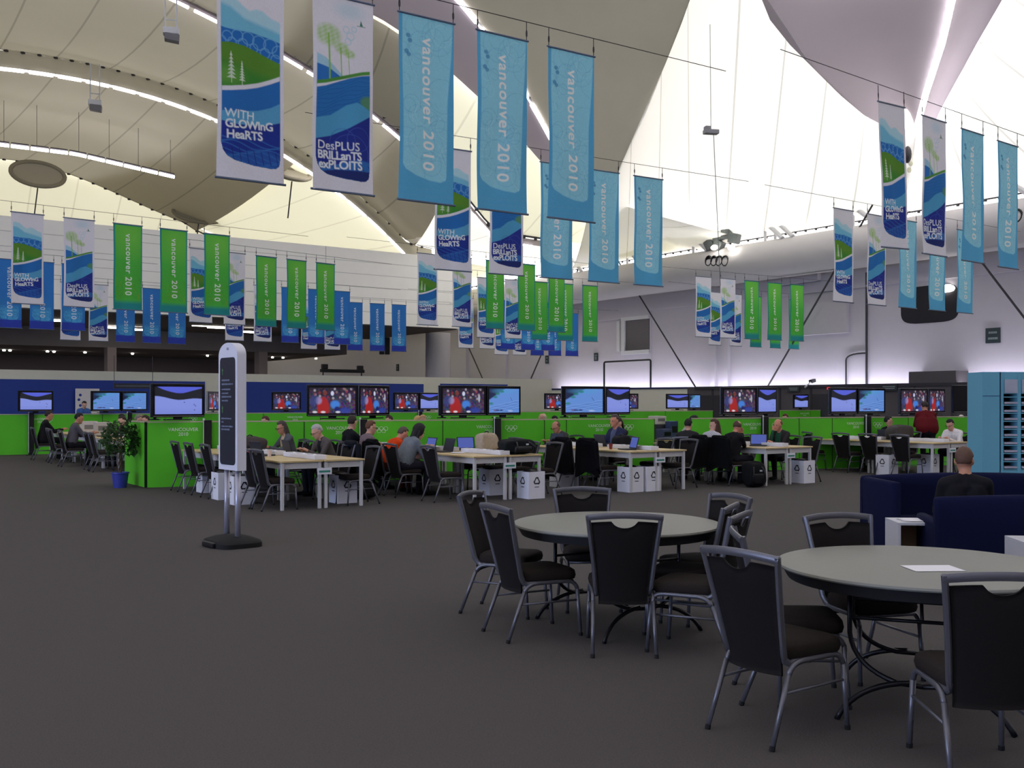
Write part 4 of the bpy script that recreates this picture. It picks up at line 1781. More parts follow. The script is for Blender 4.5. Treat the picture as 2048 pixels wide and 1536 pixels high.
def remesh(me, vox, smooth=3):
    o = bpy.data.objects.new('body_tmp', me)
    COL.objects.link(o)
    m = o.modifiers.new('r', 'REMESH')
    m.mode = 'VOXEL'
    m.voxel_size = vox
    if smooth:
        k = o.modifiers.new('s', 'SMOOTH')
        k.factor, k.iterations = .5, smooth
    dg = bpy.context.evaluated_depsgraph_get()
    r = bpy.data.meshes.new_from_object(o.evaluated_get(dg))
    bpy.data.objects.remove(o)
    bpy.data.meshes.remove(me)
    return r


def person(loc, face, label, top=(60, 60, 64), legs=(30, 30, 36), shoe=(20, 20, 20), hair='short', hairc=(40, 30, 26), skin='fair', lean=12,
           arms='type', pitch=18, turn=0, stand=False, s=1.0, vox=.02, group=None, glasses=False, vest=None, wide=1.0, hands=True):
    f = Vector((face[0], face[1], 0)).normalized()
    t = thing('person', label, 'person', loc, yaw_of(f), group)
    t.scale = (s, s, s)
    hz = .93 if stand else .545
    hy = 0.0 if stand else -.06
    L = math.radians(lean)

    def T(x, y, z):
        return Vector((x, hy + y * math.cos(L) + z * math.sin(L), hz + z * math.cos(L) - y * math.sin(L)))
    segs = []                                    # (kind, p0, r0, p1, r1)

    def cap(kind, p0, r0, p1, r1):
        segs.append((kind, Vector(p0), r0, Vector(p1), r1))
    w = wide
    for sg in (-1, 1):
        cap('top', T(sg * .07 * w, 0, .06), .125 * w, T(sg * .075 * w, .005, .22), .118 * w)
        cap('top', T(sg * .075 * w, .005, .22), .118 * w, T(sg * .088, .0, .36), .108)
        cap('top', T(sg * .088, 0, .36), .108, T(sg * .10, -.012, .435), .075)
        cap('top', T(sg * .06, -.015, .455), .066, T(sg * .18, -.01, .425), .064)
    cap('legs', (-.09, hy, hz - .02), .118, (.09, hy, hz - .02), .118)
    nb, hc0 = T(0, -.01, .46), T(0, .035, .64)
    cap('top', T(0, -.012, .40), .085, T(0, -.012, .475), .06)
    cap('skin', nb, .056, nb.lerp(hc0, .75), .052)
    HM = Matrix.Translation(hc0) @ Matrix.Rotation(math.radians(turn), 4, 'Z') @ Matrix.Rotation(-math.radians(pitch), 4, 'X')
    # arms by two-bone reach
    hand_at = []
    for sg in (-1, 1):
        S = T(sg * .188, -.005, .42)
        el_out = .5
        mode = arms
        if arms == 'face':
            mode = 'type' if sg < 0 else 'face1'
        if arms == 'chin':
            mode = 'face1'
        if arms == 'reach':
            mode = 'reach1' if sg < 0 else 'down'
        if mode == 'type':
            H = Vector((sg * .115, hy + .50, .80 if not stand else 1.05))
        elif mode == 'rest':
            H = Vector((sg * .13, .30, hz + .13))
        elif mode == 'face1':
            H = HM @ Vector((sg * .06, .10, -.10))
        elif mode == 'reach1':
            H = T(sg * .12, .56, .25)
        elif mode == 'front':
            H = Vector((sg * .12, .36, hz + .18))
        else:
            H = Vector((sg * .25, .06, hz - .12))
        d = H - S
        a1, a2 = .285, .265
        D = min(max(d.length, .16), a1 + a2 - .012)
        dn = d.normalized()
        H = S + dn * D
        x = (a1 * a1 - a2 * a2 + D * D) / (2 * D)
        h = math.sqrt(max(0, a1 * a1 - x * x))
        pole = Vector((sg * .5, -.35, -1.0))
        pole = (pole - dn * pole.dot(dn)).normalized()
        E = S + dn * x + pole * h
        cap('top', S, .06, E, .047)
        cap('top', E, .047, E.lerp(H, .9), .034)
        cap('skin', E.lerp(H, .9), .028, H, .027)
        hand_at.append((sg, E, H))
    for sg in (-1, 1):
        if stand:
            hip, kn, an = (sg * .092, hy, hz - .04), (sg * .10, .02, .50), (sg * .105, -.03, .09)
            cap('legs', hip, .095, kn, .066)
            cap('legs', kn, .066, an, .052)
            cap('shoe', (sg * .105, -.05, .045), .043, (sg * .12, .13, .038), .036)
        else:
            hip, kn, an = (sg * .095, hy + .02, hz - .035), (sg * .125, hy + .45, .515), (sg * .13, hy + .42, .10)
            cap('legs', hip, .098, kn, .07)
            cap('legs', kn, .068, an, .052)
            cap('shoe', (sg * .13, hy + .40, .045), .043, (sg * .14, hy + .58, .038), .036)
    b = MB()
    for k, p0, r0, p1, r1 in segs:
        b.cap(p0, p1, r0, r1, 14)
    ells = [((0, -.008, .02), (.077, .097, .104)), ((0, .018, -.045), (.064, .078, .088)), ((0, .066, -.10), (.034, .03, .028)),
            ((.078, -.008, -.008), (.013, .024, .032)), ((-.078, -.008, -.008), (.013, .024, .032)), ((0, .082, .022), (.05, .018, .014))]
    for c, r in ells:
        b.ell(c, r, 14, 10, HM)
    b.cap(HM @ Vector((0, .088, .005)), HM @ Vector((0, .108, -.03)), .010, .0165, 8)
    head = [HM @ Vector((0, 0, .02)), HM @ Vector((0, .02, -.05))]
    me = remesh(b.mesh('person_body', M_black), vox)
    # colour of each face: which limb is nearest
    n = len(me.polygons)
    C = np.empty(n * 3)
    me.polygons.foreach_get('center', C)
    C = C.reshape(-1, 3)
    best, kind = np.full(n, 1e9), np.zeros(n, int)
    order = {'skin': 0, 'top': 1, 'legs': 2, 'shoe': 3}

    def upd(d, k):
        m = d < best
        best[m] = d[m]
        kind[m] = k
    for k, p0, r0, p1, r1 in segs:
        a, e = np.array(p0), np.array(p1)
        v = e - a
        u = np.clip(((C - a) @ v) / max(1e-9, v @ v), 0, 1)
        upd(np.linalg.norm(C - a - u[:, None] * v, axis=1) - (r0 + (r1 - r0) * u), order[k])
    IH = np.array(HM.inverted())
    Q = C @ IH[:3, :3].T + IH[:3, 3]
    for c, r in ells:
        q = (Q - np.array(c)) / np.array(r)
        upd((np.linalg.norm(q, axis=1) - 1) * min(r), 0)
    mats = [mat('skin_' + skin, SKIN[skin], rough=0.55, var=0.06, scale=25)] + [mat('cloth_%d_%d_%d' % tuple(c), c, rough=0.85, var=0.25, scale=25, spec=0.2) for c in (top, legs, shoe)]
    mats += [mat('eye_dark', (24, 20, 20), rough=0.2), mat('lip_' + skin, tuple(int(c * .78) for c in SKIN[skin]), rough=0.5)]
    if vest:
        mats.append(mat('cloth_%d_%d_%d' % tuple(vest), vest, rough=0.85, var=0.25, scale=25, spec=0.2))
        fr = (kind == 1) & (np.abs(C[:, 0]) < .07) & (C[:, 1] > hy + .05)
        kind[fr] = 6
    # hands, eyes and mouth joined to the same body mesh
    e = MB()
    e.mi = 0
    if hands:
        for sg, E, H in hand_at:
            d = (H - E).normalized()
            up = Vector((0, 0, 1)) if abs(d.z) < .8 else Vector((0, 1, 0))
            side = d.cross(up).normalized()
            nrm = side.cross(d).normalized()
            e.cap(H + d * .01, H + d * .07, .026, .030, 8)
            e.cap(H + d * .05 - side * .018, H + d * .075 + side * .018, .019, .019, 8)
            for k in range(4):
                o_ = side * (-.030 + .020 * k)
                ln = (.062, .074, .070, .054)[k]
                p = H + d * .078 + o_
                q = p + d * ln * .55 - nrm * ln * .16
                r = q + d * ln * .32 - nrm * ln * .36
                e.tube([p, q, r], [.0092, .0085, .007], 6)
            ts = side * (1 if sg < 0 else -1)
            p = H + d * .03 + ts * .022
            e.tube([p, p + d * .03 + ts * .022, p + d * .058 + ts * .022 - nrm * .012], [.011, .010, .008], 6)
    e.mi = 4
    for sg in (-1, 1):
        e.ell((sg * .031, .081, .004), (.013, .010, .008), 8, 6, HM)
    if glasses:
        for sg in (-1, 1):
            e.tube([HM @ Vector((sg * .033 + .024 * math.cos(a), .106, .002 + .019 * math.sin(a))) for a in np.linspace(0, 2 * math.pi, 11)[:-1]], .003, 4, closed=True)
            e.tube([HM @ Vector((sg * .057, .104, .004)), HM @ Vector((sg * .082, -.005, .008))], .003, 4)
    e.mi = 5
    e.ell((0, .088, -.062), (.024, .010, .008), 8, 6, HM)
    V = np.empty(len(me.vertices) * 3)
    me.vertices.foreach_get('co', V)
    V = V.reshape(-1, 3).tolist()
    F = [tuple(p.vertices) for p in me.polygons]
    k0 = len(V)
    out = MB()
    out.v = V + e.v
    out.f = F + [tuple(i + k0 for i in q) for q in e.f]
    out.m = kind.tolist() + e.m
    bpy.data.meshes.remove(me)
    out.build('body', mats, t, True)
    # hair
    if hair != 'none':
        b = MB()

        def fn(a, c):
            w_, th = 2 * math.pi * a, math.pi * c
            x, y, z = math.sin(th) * math.cos(w_), math.sin(th) * math.sin(w_), math.cos(th)
            k = 1.0
            if hair in ('short', 'long', 'ponytail'):
                if (y > .15 and z < .52 + .12 * abs(x)) or (z < -.42 - .22 * max(0, -y) and hair == 'short') or z < -.62:
                    k = .80
                if abs(x) > .72 and y > -.38 and z < .12:
                    k = .80
            elif hair == 'bald':
                if (z > .40 and y > -.62) or y > .2 or z < -.45:
                    k = .78
            elif hair == 'hood':
                if y > .45 and -.75 < z < .55:
                    k = .74
            g = 1.12 if hair == 'hood' else 1.0
            wob = 1 + .012 * math.sin(9 * w_ + 5 * th)
            return HM @ Vector((x * .086 * k * g * wob, -.009 + y * .108 * k * g * wob, .026 + z * .113 * k * g * wob))
        b.grid(fn, 28, 18, True)
        if hair in ('long', 'hood'):
            b.cap(HM @ Vector((0, -.05, -.02)), HM @ Vector((0, -.07, -.17)), .075, .06, 12)
            for sg in (-1, 1):
                b.cap(HM @ Vector((sg * .065, -.03, 0)), HM @ Vector((sg * .07, -.03, -.16)), .032, .026, 10)
        if hair == 'ponytail':
            b.cap(HM @ Vector((0, -.11, .0)), HM @ Vector((0, -.14, -.15)), .035, .02, 10)
        b.build('hair' if hair != 'hood' else 'headscarf', mat('hair_%d_%d_%d' % tuple(hairc), hairc, rough=0.7, var=0.3, scale=60), t, True)
    return t
# ================================================================== FOREGROUND
TA, TB = (0.775, 7.6), (2.24, 5.62)
round_table(TA[0], TA[1], 0.5, 'grey round table ringed by seven black chairs, the farther of the two')
round_table(TB[0], TB[1], -0.35, 'grey round table with a white sheet on it, the nearer of the two')
FG = 'chairs around the foreground round tables'
for x, y, fc, lab in (
        (-.02, 8.06, (.93, -.38), 'black chair with silver frame at the far left of the farther round table'),
        (.18, 7.33, (.86, .42), 'black chair with silver frame at the near left of the farther round table'),
        (.735, 6.93, (.03, 1), 'black chair with its back to us, in front of the farther round table'),
        (.62, 8.26, (.10, -1), 'black chair facing us behind the farther round table'),
        (1.40, 7.80, (-.86, -.45), 'rearmost black chair on the right side of the farther round table'),
        (1.24, 7.36, (-.86, .38), 'middle black chair on the right side of the farther round table'),
        (1.20, 6.84, (-.88, .47), 'nearest black chair at right of the farther round table, half hidden'),
        (1.375, 5.20, (.80, .58), 'large black chair at the near left of the nearer round table'),
        (2.17, 6.24, (.25, -.95), 'black chair facing us behind the nearer round table'),
        (1.60, 5.74, (1, -.12), 'black chair whose seat shows left under the nearer round table'),
        (2.09, 4.64, (.08, 1), 'black chair with its back to us, cut by the right picture edge')):
    chair(x, y, fc, lab, FG)
p = P(1857, 1132, 1)
papers((2.245, 5.47, .762), .1, 'white sheet lying on the nearer round table', .27, .2, 1, None)
papers((.64, 7.78, .762), .3, 'small white paper scrap on the farther round table', .1, .07, 1, None)

# ---- standing sign with two posts on a black base
t = thing('sign_stand', 'tall white sign stand with dark panel on a black base, left of centre', 'sign', (-3.22, 11.8, 0), math.atan2(-.77, .64))
Wd, Zb, Zt, Th = .50, .87, 2.33, .11
b = MB()


def sgn(w, z0, z1, r, n=10):
    pts = [(-w / 2, z0), (w / 2, z0)]
    for k in range(n + 1):
        a = math.pi / 2 * k / n
        pts.append((w / 2 - r + r * math.cos(a), z1 - r * .62 + r * .62 * math.sin(a)))
    for k in range(n + 1):
        a = math.pi / 2 + math.pi / 2 * k / n
        pts.append((-w / 2 + r + r * math.cos(a), z1 - r * .62 + r * .62 * math.sin(a)))
    return pts


RX = Matrix.Rotation(math.pi / 2, 4, 'X')
b.prism(sgn(Wd, Zb, Zt, .24), -Th / 2, Th / 2, RX)
b.build('sign_body', mat('sign_white_plastic', (222, 222, 232), rough=0.45, var=0.02), t, angle=40)
b = MB()


def rrect(w, z0, z1, r):
    pts = []
    for cx, cz, a0 in ((w / 2 - r, z0 + r, -90), (w / 2 - r, z1 - r, 0), (-w / 2 + r, z1 - r, 90), (-w / 2 + r, z0 + r, 180)):
        for k in range(6):
            a = math.radians(a0 + 18 * k)
            pts.append((cx + r * math.cos(a), cz + r * math.sin(a)))
    return pts


b.prism(rrect(.40, .93, 2.16, .05), Th / 2, Th / 2 + .006, RX)
pn = b.build('sign_panel', mat('sign_panel_dark', (44, 46, 58), rough=0.35, var=0.05), t)
b = MB()
for (z, x0, w, hh) in ((1.90, -.15, .20, .022), (1.855, -.15, .29, .022), (1.795, -.15, .23, .022), (1.75, -.15, .17, .022), (1.71, -.15, .25, .022), (1.665, -.15, .16, .022),
                       (1.46, -.16, .27, .022), (1.42, -.16, .05, .02), (1.37, -.16, .31, .022), (1.335, -.16, .2, .022)):
    x = x0
    rg = random.Random(int(z * 1000))
    while x < x0 + w:
        q = .012 + .014 * rg.random()
        b.box((x + q / 2, -Th / 2 - .007, z), (q, .002, hh * (.55 + .4 * rg.random())))
        x += q + .006
b.build('lettering', mat('sign_lettering_grey', (120, 128, 150), rough=0.6), pn)
b = MB()
for z in (1.99, 1.555):
    b.box((-.13, -Th / 2 - .007, z), (.014, .002, .06))
    b.add([(-.15, -Th / 2 - .007, z + .02), (-.11, -Th / 2 - .007, z + .02), (-.13, -Th / 2 - .007, z + .055)], [(0, 1, 2)])
b.build('arrow', mat('sign_arrow_green', (88, 138, 84), rough=0.6), pn)
b = MB()
b.box((0, -Th / 2 - .002, 2.26), (.05, .003, .03))
b.build('emblem', mat('sign_emblem_grey', (150, 150, 172)), t)
for x in (-.145, .145):
    b = MB()
    b.tube([(x, 0, .1), (x, 0, .9)], .032, 14)
    b.build('post', mat('post_aluminium', (176, 176, 190), rough=0.35, metal=0.5, var=0.04), t, True)
b = MB()


def base(a, c):
    w = 2 * math.pi * a
    e = .5
    x = math.copysign(abs(math.cos(w)) ** e, math.cos(w)) * .34
    y = math.copysign(abs(math.sin(w)) ** e, math.sin(w)) * .27
    r, z = [(1.0, 0), (1.0, .05), (.94, .075), (.6, .11), (.25, .13), (0, .132)][min(5, int(round(c * 5)))]
    return (x * r, y * r, z)


b.grid(base, 32, 5)
b.build('base', M_rub, t, angle=35)
b = MB()
b.box((0, -.28, .035), (.3, .05, .06), bev=.015)
b.build('pedal', M_black, t)

# ---- lounge corner on the right
M_sofa = mat('sofa_navy_fabric', (20, 24, 54), rough=0.95, var=0.18, scale=160, spec=0.1)


def sofa(loc, rz, w, label, h=.84, bow=.0, ah=.6):
    """local front +Y"""
    t = thing('sofa', label, 'sofa', loc, rz, 'navy lounge sofas')
    b = MB()

    def fn(off, top):
        def g(a, c):
            x = (a - .5) * w
            z = c * (h + .03 * math.sin(math.pi * a) - .02)
            r = .03 if c > .97 else 0
            return (x, -.36 + bow * (2 * a - 1) ** 2 + off * (1 - 1.2 * r / .06 * .5), z)
        return g
    b.grid(fn(-.07, 0), 24, 14)
    b.grid(fn(.07, 0), 24, 14, True)
    n1 = 25 * 15
    rim = [i for i in range(25)] + [25 * j + 24 for j in range(1, 15)] + [25 * 14 + i for i in range(23, -1, -1)] + [25 * j for j in range(13, 0, -1)]
    for k in range(len(rim)):
        p, q = rim[k], rim[(k + 1) % len(rim)]
        b.f.append((p, q, q + n1, p + n1)[::-1])
        b.m.append(0)
    o = b.build('backrest', M_sofa, t, True)
    bv = o.modifiers.new('soft', 'BEVEL')
    bv.width, bv.segments, bv.limit_method = .03, 3, 'ANGLE'
    o.data.set_sharp_from_angle(angle=math.radians(50))
    n = max(1, round(w / .75))
    for k in range(n):
        b = MB()
        b.box(((k + .5) * (w / n) - w / 2, .07, .33), (w / n - .01, .74, .18), bev=.05)
        b.build('seat_cushion', M_sofa, t, angle=60)
    b = MB()
    b.box((0, .07, .13), (w - .04, .7, .2), bev=.01)
    b.build('base', M_sofa, t)
    for s in (-1, 1):
        b = MB()
        b.box((s * (w / 2 - .05), .02, .01 + ah / 2), (.1, .82, ah), bev=.035)
        b.build('arm', M_sofa, t, angle=60)
    for sx in (-1, 1):
        for y in (-.25, .35):
            b = MB()
            b.tube([(sx * (w / 2 - .12), y, .04), (sx * (w / 2 - .12), y, 0)], .02, 8)
            b.build('foot', M_black, t)
    return t


x0 = X_at(1752, 10.9)
sofa((x0 + 1.15, 11.0, 0), math.pi + .06, 2.3, 'navy blue sofa with a high back, the farther of the two', h=.86, ah=.82)
x0 = X_at(1884, 8.95)
sofa((x0 + 1.0, 9.05, 0), -.2, 2.1, 'navy blue sofa seen from behind, the nearer of the two', h=.85, bow=-.06)


def cube(loc, rz, label, w=.42, h=.56):
    t = thing('side_table', label, 'table', loc, rz, 'white cube side tables')
    b = MB()
    for c, d in (((0, 0, h - .0125), (w, w, .025)), ((0, 0, .0125), (w, w, .025)), ((-w / 2 + .0125, 0, h / 2), (.025, w, h - .05)), ((w / 2 - .0125, 0, h / 2), (.025, w, h - .05))):
        b.box(c, d, bev=.003)
    b.build('cube_shell', mat('side_table_white', (206, 206, 212), rough=0.5, var=0.03), t)
    b = MB()
    b.box((0, w / 2 - .02, h / 2), (w - .05, .012, h - .05))
    b.build('back_panel', mat('side_table_back_tan', (150, 124, 92), rough=0.7), t)
    return t


cube((X_at(1834, 9.4), 9.45, 0), -.08, 'white open cube side table left of the nearer sofa')
cube((X_at(2040, 8.1) + .2, 8.15, 0), -.1, 'white open cube side table at the right picture edge')
papers((X_at(1840, 9.4), 9.42, .562), .1, 'loose newspapers on the white cube side table', .33, .26, 3, None)
person((X_at(1934, 9.25), 9.30, -.02), (.25, 1), 'bald-topped man in dark jacket seated on the nearer navy sofa, from behind', top=(22, 22, 26), legs=(24, 24, 28), hair='short', hairc=(92, 66, 52),
       skin='tan', lean=4, arms='rest', pitch=6, turn=-14, vox=.013, s=.96, vest=(200, 206, 220))

# ---- pale blue pigeonhole unit
KX, KY = X_at(1965, 15.0), 15.0
t = thing('pigeonhole_unit', 'tall pale blue pigeonhole unit with paper slots at the right edge', 'shelf', (KX, KY, 0), .0)
M_kio = mat('unit_pale_blue', (102, 166, 186), rough=0.5, var=0.04)
Hk = 2.09
b = MB()
b.box((.125, .25, Hk / 2), (.25, .5, Hk))
b.build('side_bay', M_kio, t)
b = MB()
kx = .27
cols = [kx + .03, kx + .285, kx + .54]
Wk = .80
b.box((kx + Wk / 2, .48, Hk / 2), (Wk, .03, Hk))
b.box((kx + Wk / 2, .24, Hk - .16), (Wk, .46, .32))
b.box((kx + Wk / 2, .24, .33), (Wk, .46, .66))
for x in (kx - .0, kx + .255, kx + .51, kx + .765):
    b.box((x + .015, .24, Hk / 2), (.05, .47, Hk))
for k in range(10):
    b.box((kx + Wk / 2, .24, .66 + .118 * k), (Wk, .46, .014))
b.build('frame', M_kio, t)
b = MB()
b.box((.26, .02, Hk / 2), (.02, .03, Hk))
b.box((.125, -.003, 1.74), (.25, .006, .008))
b.build('groove', mat('unit_groove', (46, 84, 122)), t)
for x in (kx + .15, kx + .405, kx + .66):
    b = MB()
    b.box((x, -.002, 1.88), (.19, .004, .2))
    b.build('poster', mat('poster_grey', (168, 170, 184), rough=0.6, var=0.15, scale=8), t)
    for k in range(9):
        b = MB()
        b.box((x, .14, .675 + .118 * k + .018), (.19, .26, .03), bev=.002)
        b.build('paper_stack', mat('stack_grey', (166, 164, 178), rough=0.8), t)

# ================================================================== DIVIDER ROWS WITH SCREENS
HP = 1.28
L0, LD = Vector((-6.96, 19.55, 0)), Vector((.934, .356, 0)).normalized()
L1, LE = Vector((-14.8, 32.0, 0)), Vector((22, 12, 0)).normalized()
TXT_V = text_mesh('VANCOUVER', .092, 'CENTER', 1.0)
TXT_2 = text_mesh('2010', .092, 'CENTER', 1.0)


def divider(p, q, label, group, letters=None, rings=None, hp=HP):
    d = q - p
    t = thing('green_divider', label, 'divider', p, math.atan2(d.y, d.x), group)
    w = d.length
    b = MB()
    b.box((w / 2, 0, (hp - .03) / 2 + .01), (w - .012, .06, hp - .05))
    b.build('panel', M_green, t)
    b = MB()
    b.box((w / 2, 0, hp - .012), (w, .075, .024))
    b.build('top_cap', mat('divider_cap_beige', (176, 170, 142), rough=0.6), t)
    b = MB()
    b.box((w - .004, -.002, hp / 2), (.012, .068, hp - .03))
    b.build('joint', M_black, t)
    if letters is not None:
        b = MB()
        for (v, f), z in ((TXT_V, hp - .19), (TXT_2, hp - .28)):
            b.add([(letters * w + x, -.033, z + y) for x, y, _ in v], f)
        b.build('lettering', M_ink, t)
    if rings is not None:
        b = MB()
        for k, (x, z) in enumerate(((-.095, 0), (0, 0), (.095, 0), (-.0475, -.045), (.0475, -.045))):
            cx, cz = rings * w + x, hp - .18 + z
            b.tube([(cx + .042 * math.cos(a), -.033, cz + .042 * math.sin(a)) for a in np.linspace(0, 2 * math.pi, 21)[:-1]], .0042, 4, closed=True)
        b.build('ring_emblem', M_ink, t)
    return t


FR, BR = 'green dividers of the front row', 'green dividers of the back row'
segs1 = [(294, 410, .62, None, 'at the left end of the front row, behind the empty chairs'), (410, 608, None, None, 'of the front row behind the sign stand'),
         (608, 722, .62, None, 'of the front row behind the grey haired man'), (722, 885, None, .24, 'of the front row behind the man in orange'),
         (885, 992, .85, None, 'of the front row behind the open laptops in the middle'), (992, 1088, None, .3, 'of the front row behind the beige bag and black backpack'),
         (1088, 1132, None, None, 'narrow one of the front row behind the bald man in grey'), (1132, 1240, .6, None, 'of the front row left of the man in dark blue'),
         (1240, 1308, None, .22, 'of the front row just left of the gap with the printers'), (1384, 1524, .86, None, 'of the front row behind the two seated people in black coats'),
         (1524, 1597, None, .38, 'of the front row behind the bald man in dark green'), (1597, 1663, None, None, 'plain one of the front row behind empty chairs at right'),
         (1663, 1732, .68, None, 'of the front row under the right pair of screens'), (1732, 1815, None, .26, 'of the front row behind the person in black at right'),
         (1815, 2010, None, None, 'at the right end of the front row behind the person in maroon')]
for a, c, lt, rg, lab in segs1:
    divider(on_line(a, L0, LD), on_line(c, L0, LD), 'green divider panel ' + lab, FR, lt, rg)
e0 = on_line(294, L0, LD)
divider(e0 + T2 * 1.5, e0 + T2 * .04, 'green divider end panel beside the potted plant', FR)
segs2 = [(-60, 58, None, None, 'at the far left of the back row'), (58, 205, .15, .25, 'of the back row under the hill screen at far left'), (205, 330, None, None, 'of the back row behind the potted plant'),
         (330, 440, None, .5, 'of the back row left of the sign stand'), (440, 526, None, None, 'of the back row directly behind the sign stand'), (526, 640, .55, None, 'of the back row behind the small head with white paper'),
         (640, 838, None, None, 'of the back row behind the large red crowd screens'), (838, 1000, None, .1, 'of the back row behind the blond head'), (1000, 1140, None, None, 'of the back row behind the bald head'),
         (1140, 1330, .45, None, 'of the back row left of the printers'), (1330, 1425, None, None, 'of the back row behind the person in a white shirt'), (1560, 1620, .8, None, 'of the back row left of the far right screen post'), (1620, 1648, None, None, 'at the right end of the back row')]
for a, c, lt, rg, lab in segs2:
    divider(on_line(a, L1, LE), on_line(c, L1, LE), 'green divider panel ' + lab, BR, lt, rg)


def post(px, a, d, label):
    g = on_line(px, a, d)
    n = Vector((d.y, -d.x, 0))
    t = thing('screen_post', label, 'post', g + n * .10, math.atan2(d.y, d.x), 'black screen posts')
    b = MB()
    b.box((0, 0, .66), (.16, .08, 1.28), bev=.006)
    b.build('column', M_black, t)
    b = MB()
    b.box((-.075, -.035, .68), (.014, .02, 1.2))
    b.ell((-.07, -.03, 1.31), (.02, .02, .03))  # white bead painted as the glint at the post tip
    b.build('trim_and_glint', M_steel, t)
    b = MB()
    b.box((0, 0, .01), (.3, .16, .02))
    b.build('foot_plate', M_black, t)
    return g


def span(C, tgt, w, sign, lo=0, hi=86):
    """turn of a screen of width w hinged at C so that its free edge falls on the measured column"""
    best = None
    for k in range(int(lo * 2), int(hi * 2) + 1):
        be = math.radians(k / 2)
        e = C + Vector((math.cos(be), math.sin(be), 0)) * w * sign
        err = abs(1024 + F_PX * e.x / e.y - tgt) + .02 * abs(k / 2 - 35)
        if best is None or err < best[0]:
            best = (err, be)
    return best[1]


ZT = 1.68
TVS1 = [(412, 303, None, 'hills', None, 'at the far left above the potted plant'), (720, 607, 781, 'crowd', 'crowd', 'above the grey haired man'), (978, 880, 1043, 'crowd', 'slope', 'above the laptops in the middle'),
        (1216, 1126, 1262, 'slope', 'hills', 'right of the middle above bald man'), (1521, 1444, 1555, 'crowd', 'hills', 'above the people in black coats'), (1722, 1660, 1772, 'hills', 'slope', 'at right, under the white exit card'),
        (1864, 1800, 1892, 'crowd', 'crowd', 'behind the standing person in maroon')]
for px, xl, xr, pl_, pr, lab in TVS1:
    C = on_line(px, L0, LD) - Vector((LD.y, -LD.x, 0)) * .12
    C = Vector((C.x, C.y, 0))
    wT = 2 * w_ + .03
    be = span(C, xl, wT, -1)
    dx = Vector((math.cos(be), math.sin(be), 0))
    tv(C - dx * (wT / 2) + Vector((0, 0, ZT)), be, pl_, 'screen of the front row ' + lab if pr is None else 'left screen of the front row pair ' + lab, 'screens of the front row')
    if pr:
        b2 = span(C, xr, wT, 1, 20)
        dx2 = Vector((math.cos(b2), math.sin(b2), 0))
        tv(C + dx2 * (wT / 2) + Vector((0, 0, ZT)), b2, pr, 'right screen of the front row pair ' + lab, 'screens of the front row')
    if px != 720:
        E = C - dx * (wT + .06) + Vector((0, .05, 0))
        g_ = math.radians(90 + math.degrees(math.atan2(-E.x, E.y)) - 5)
        dd = Vector((math.cos(g_), math.sin(g_), 0))
        tv(E + dd * (wT / 2) + Vector((0, 0, ZT)), g_ + math.pi, None, 'edge-on black back screen ' + lab, 'back screens of the front row')
for k, px in enumerate((414, 724, 991, 1525, 1730)):
    post(px, L0, LD, 'black screen post of the front row ' + ('beside the sign stand', 'behind the person in black at middle left', 'left of the beige bag', 'behind the open laptop at right', 'left of the person in black at right')[k])
TVS2 = [(108, 36, None, 'hills', None, 'at the far left edge'), (243, 183, 296, 'slope', 'slope', 'behind the potted plant'), (440, 419, None, 'crowd', None, 'just left of the sign stand'), (603, 543, None, 'crowd', None, 'just right of the sign stand'),
        (839, 787, 879, 'crowd', 'hills', 'between the large crowd screens'), (1140, 1088, None, 'crowd', None, 'left behind the slope screen'), (1234, 1205, 1278, 'hills', 'crowd', 'right behind the slope screen'),
        (1379, 1332, 1402, 'hills', 'slope', 'above the gap with the printers'), (1618, 1588, None, 'hills', None, 'small one before the charcoal wall')]
for px, xl, xr, pl_, pr, lab in TVS2:
    C = on_line(px, L1, LE)
    wT = 2 * w_ + .03
    be = span(C, xl, wT, -1)
    dx = Vector((math.cos(be), math.sin(be), 0))
    tv(C - dx * (wT / 2) + Vector((0, 0, ZT)), be, pl_, 'left screen of the back row unit ' + lab, 'screens of the back row')
    if pr:
        b2 = span(C, xr, wT, 1, 10)
        dx2 = Vector((math.cos(b2), math.sin(b2), 0))
        tv(C + dx2 * (wT / 2) + Vector((0, 0, ZT)), b2, pr, 'right screen of the back row unit ' + lab, 'screens of the back row')
for k, px in enumerate((62, 258, 838)):
    post(px, L1, LE, 'black screen post of the back row ' + ('at the far left', 'behind the potted plant', 'between the blond head and the fair head')[k])
# dark screens by the pale blue unit
tv(Vector((X_at(1944, 24), 24, 1.72)), .3, None, 'switched off black screen just left of the pale blue unit', None, foot=False)

# ================================================================== DESK CLUSTERS
DESK0 = make_desk('x')
DESK_USED = [False]
BIN0 = make_bin('x')
BIN_USED = [False]
CL = {
    0: (Vector((-9.3, 24.2, 0)), 5, 'the far left desk group'),
    1: (Vector((-3.5, 15.5, 0)), 3, 'the desk group behind the sign stand'),
    2: (Vector((-.63, 16.9, 0)), 3, 'the desk group of the person in orange'),
    3: (Vector((2.15, 18.6, 0)), 2, 'the desk group right of the middle'),
    4: (Vector((4.98, 20.1, 0)), 2, 'the desk group with the black coats'),
    5: (Vector((9.22, 22.45, 0)), 2, 'the rightmost desk group'),
}


def at(c, a, d, z=0.0):
    O = CL[c][0]
    q = O + T2 * a + T1 * d
    return Vector((q.x, q.y, z))


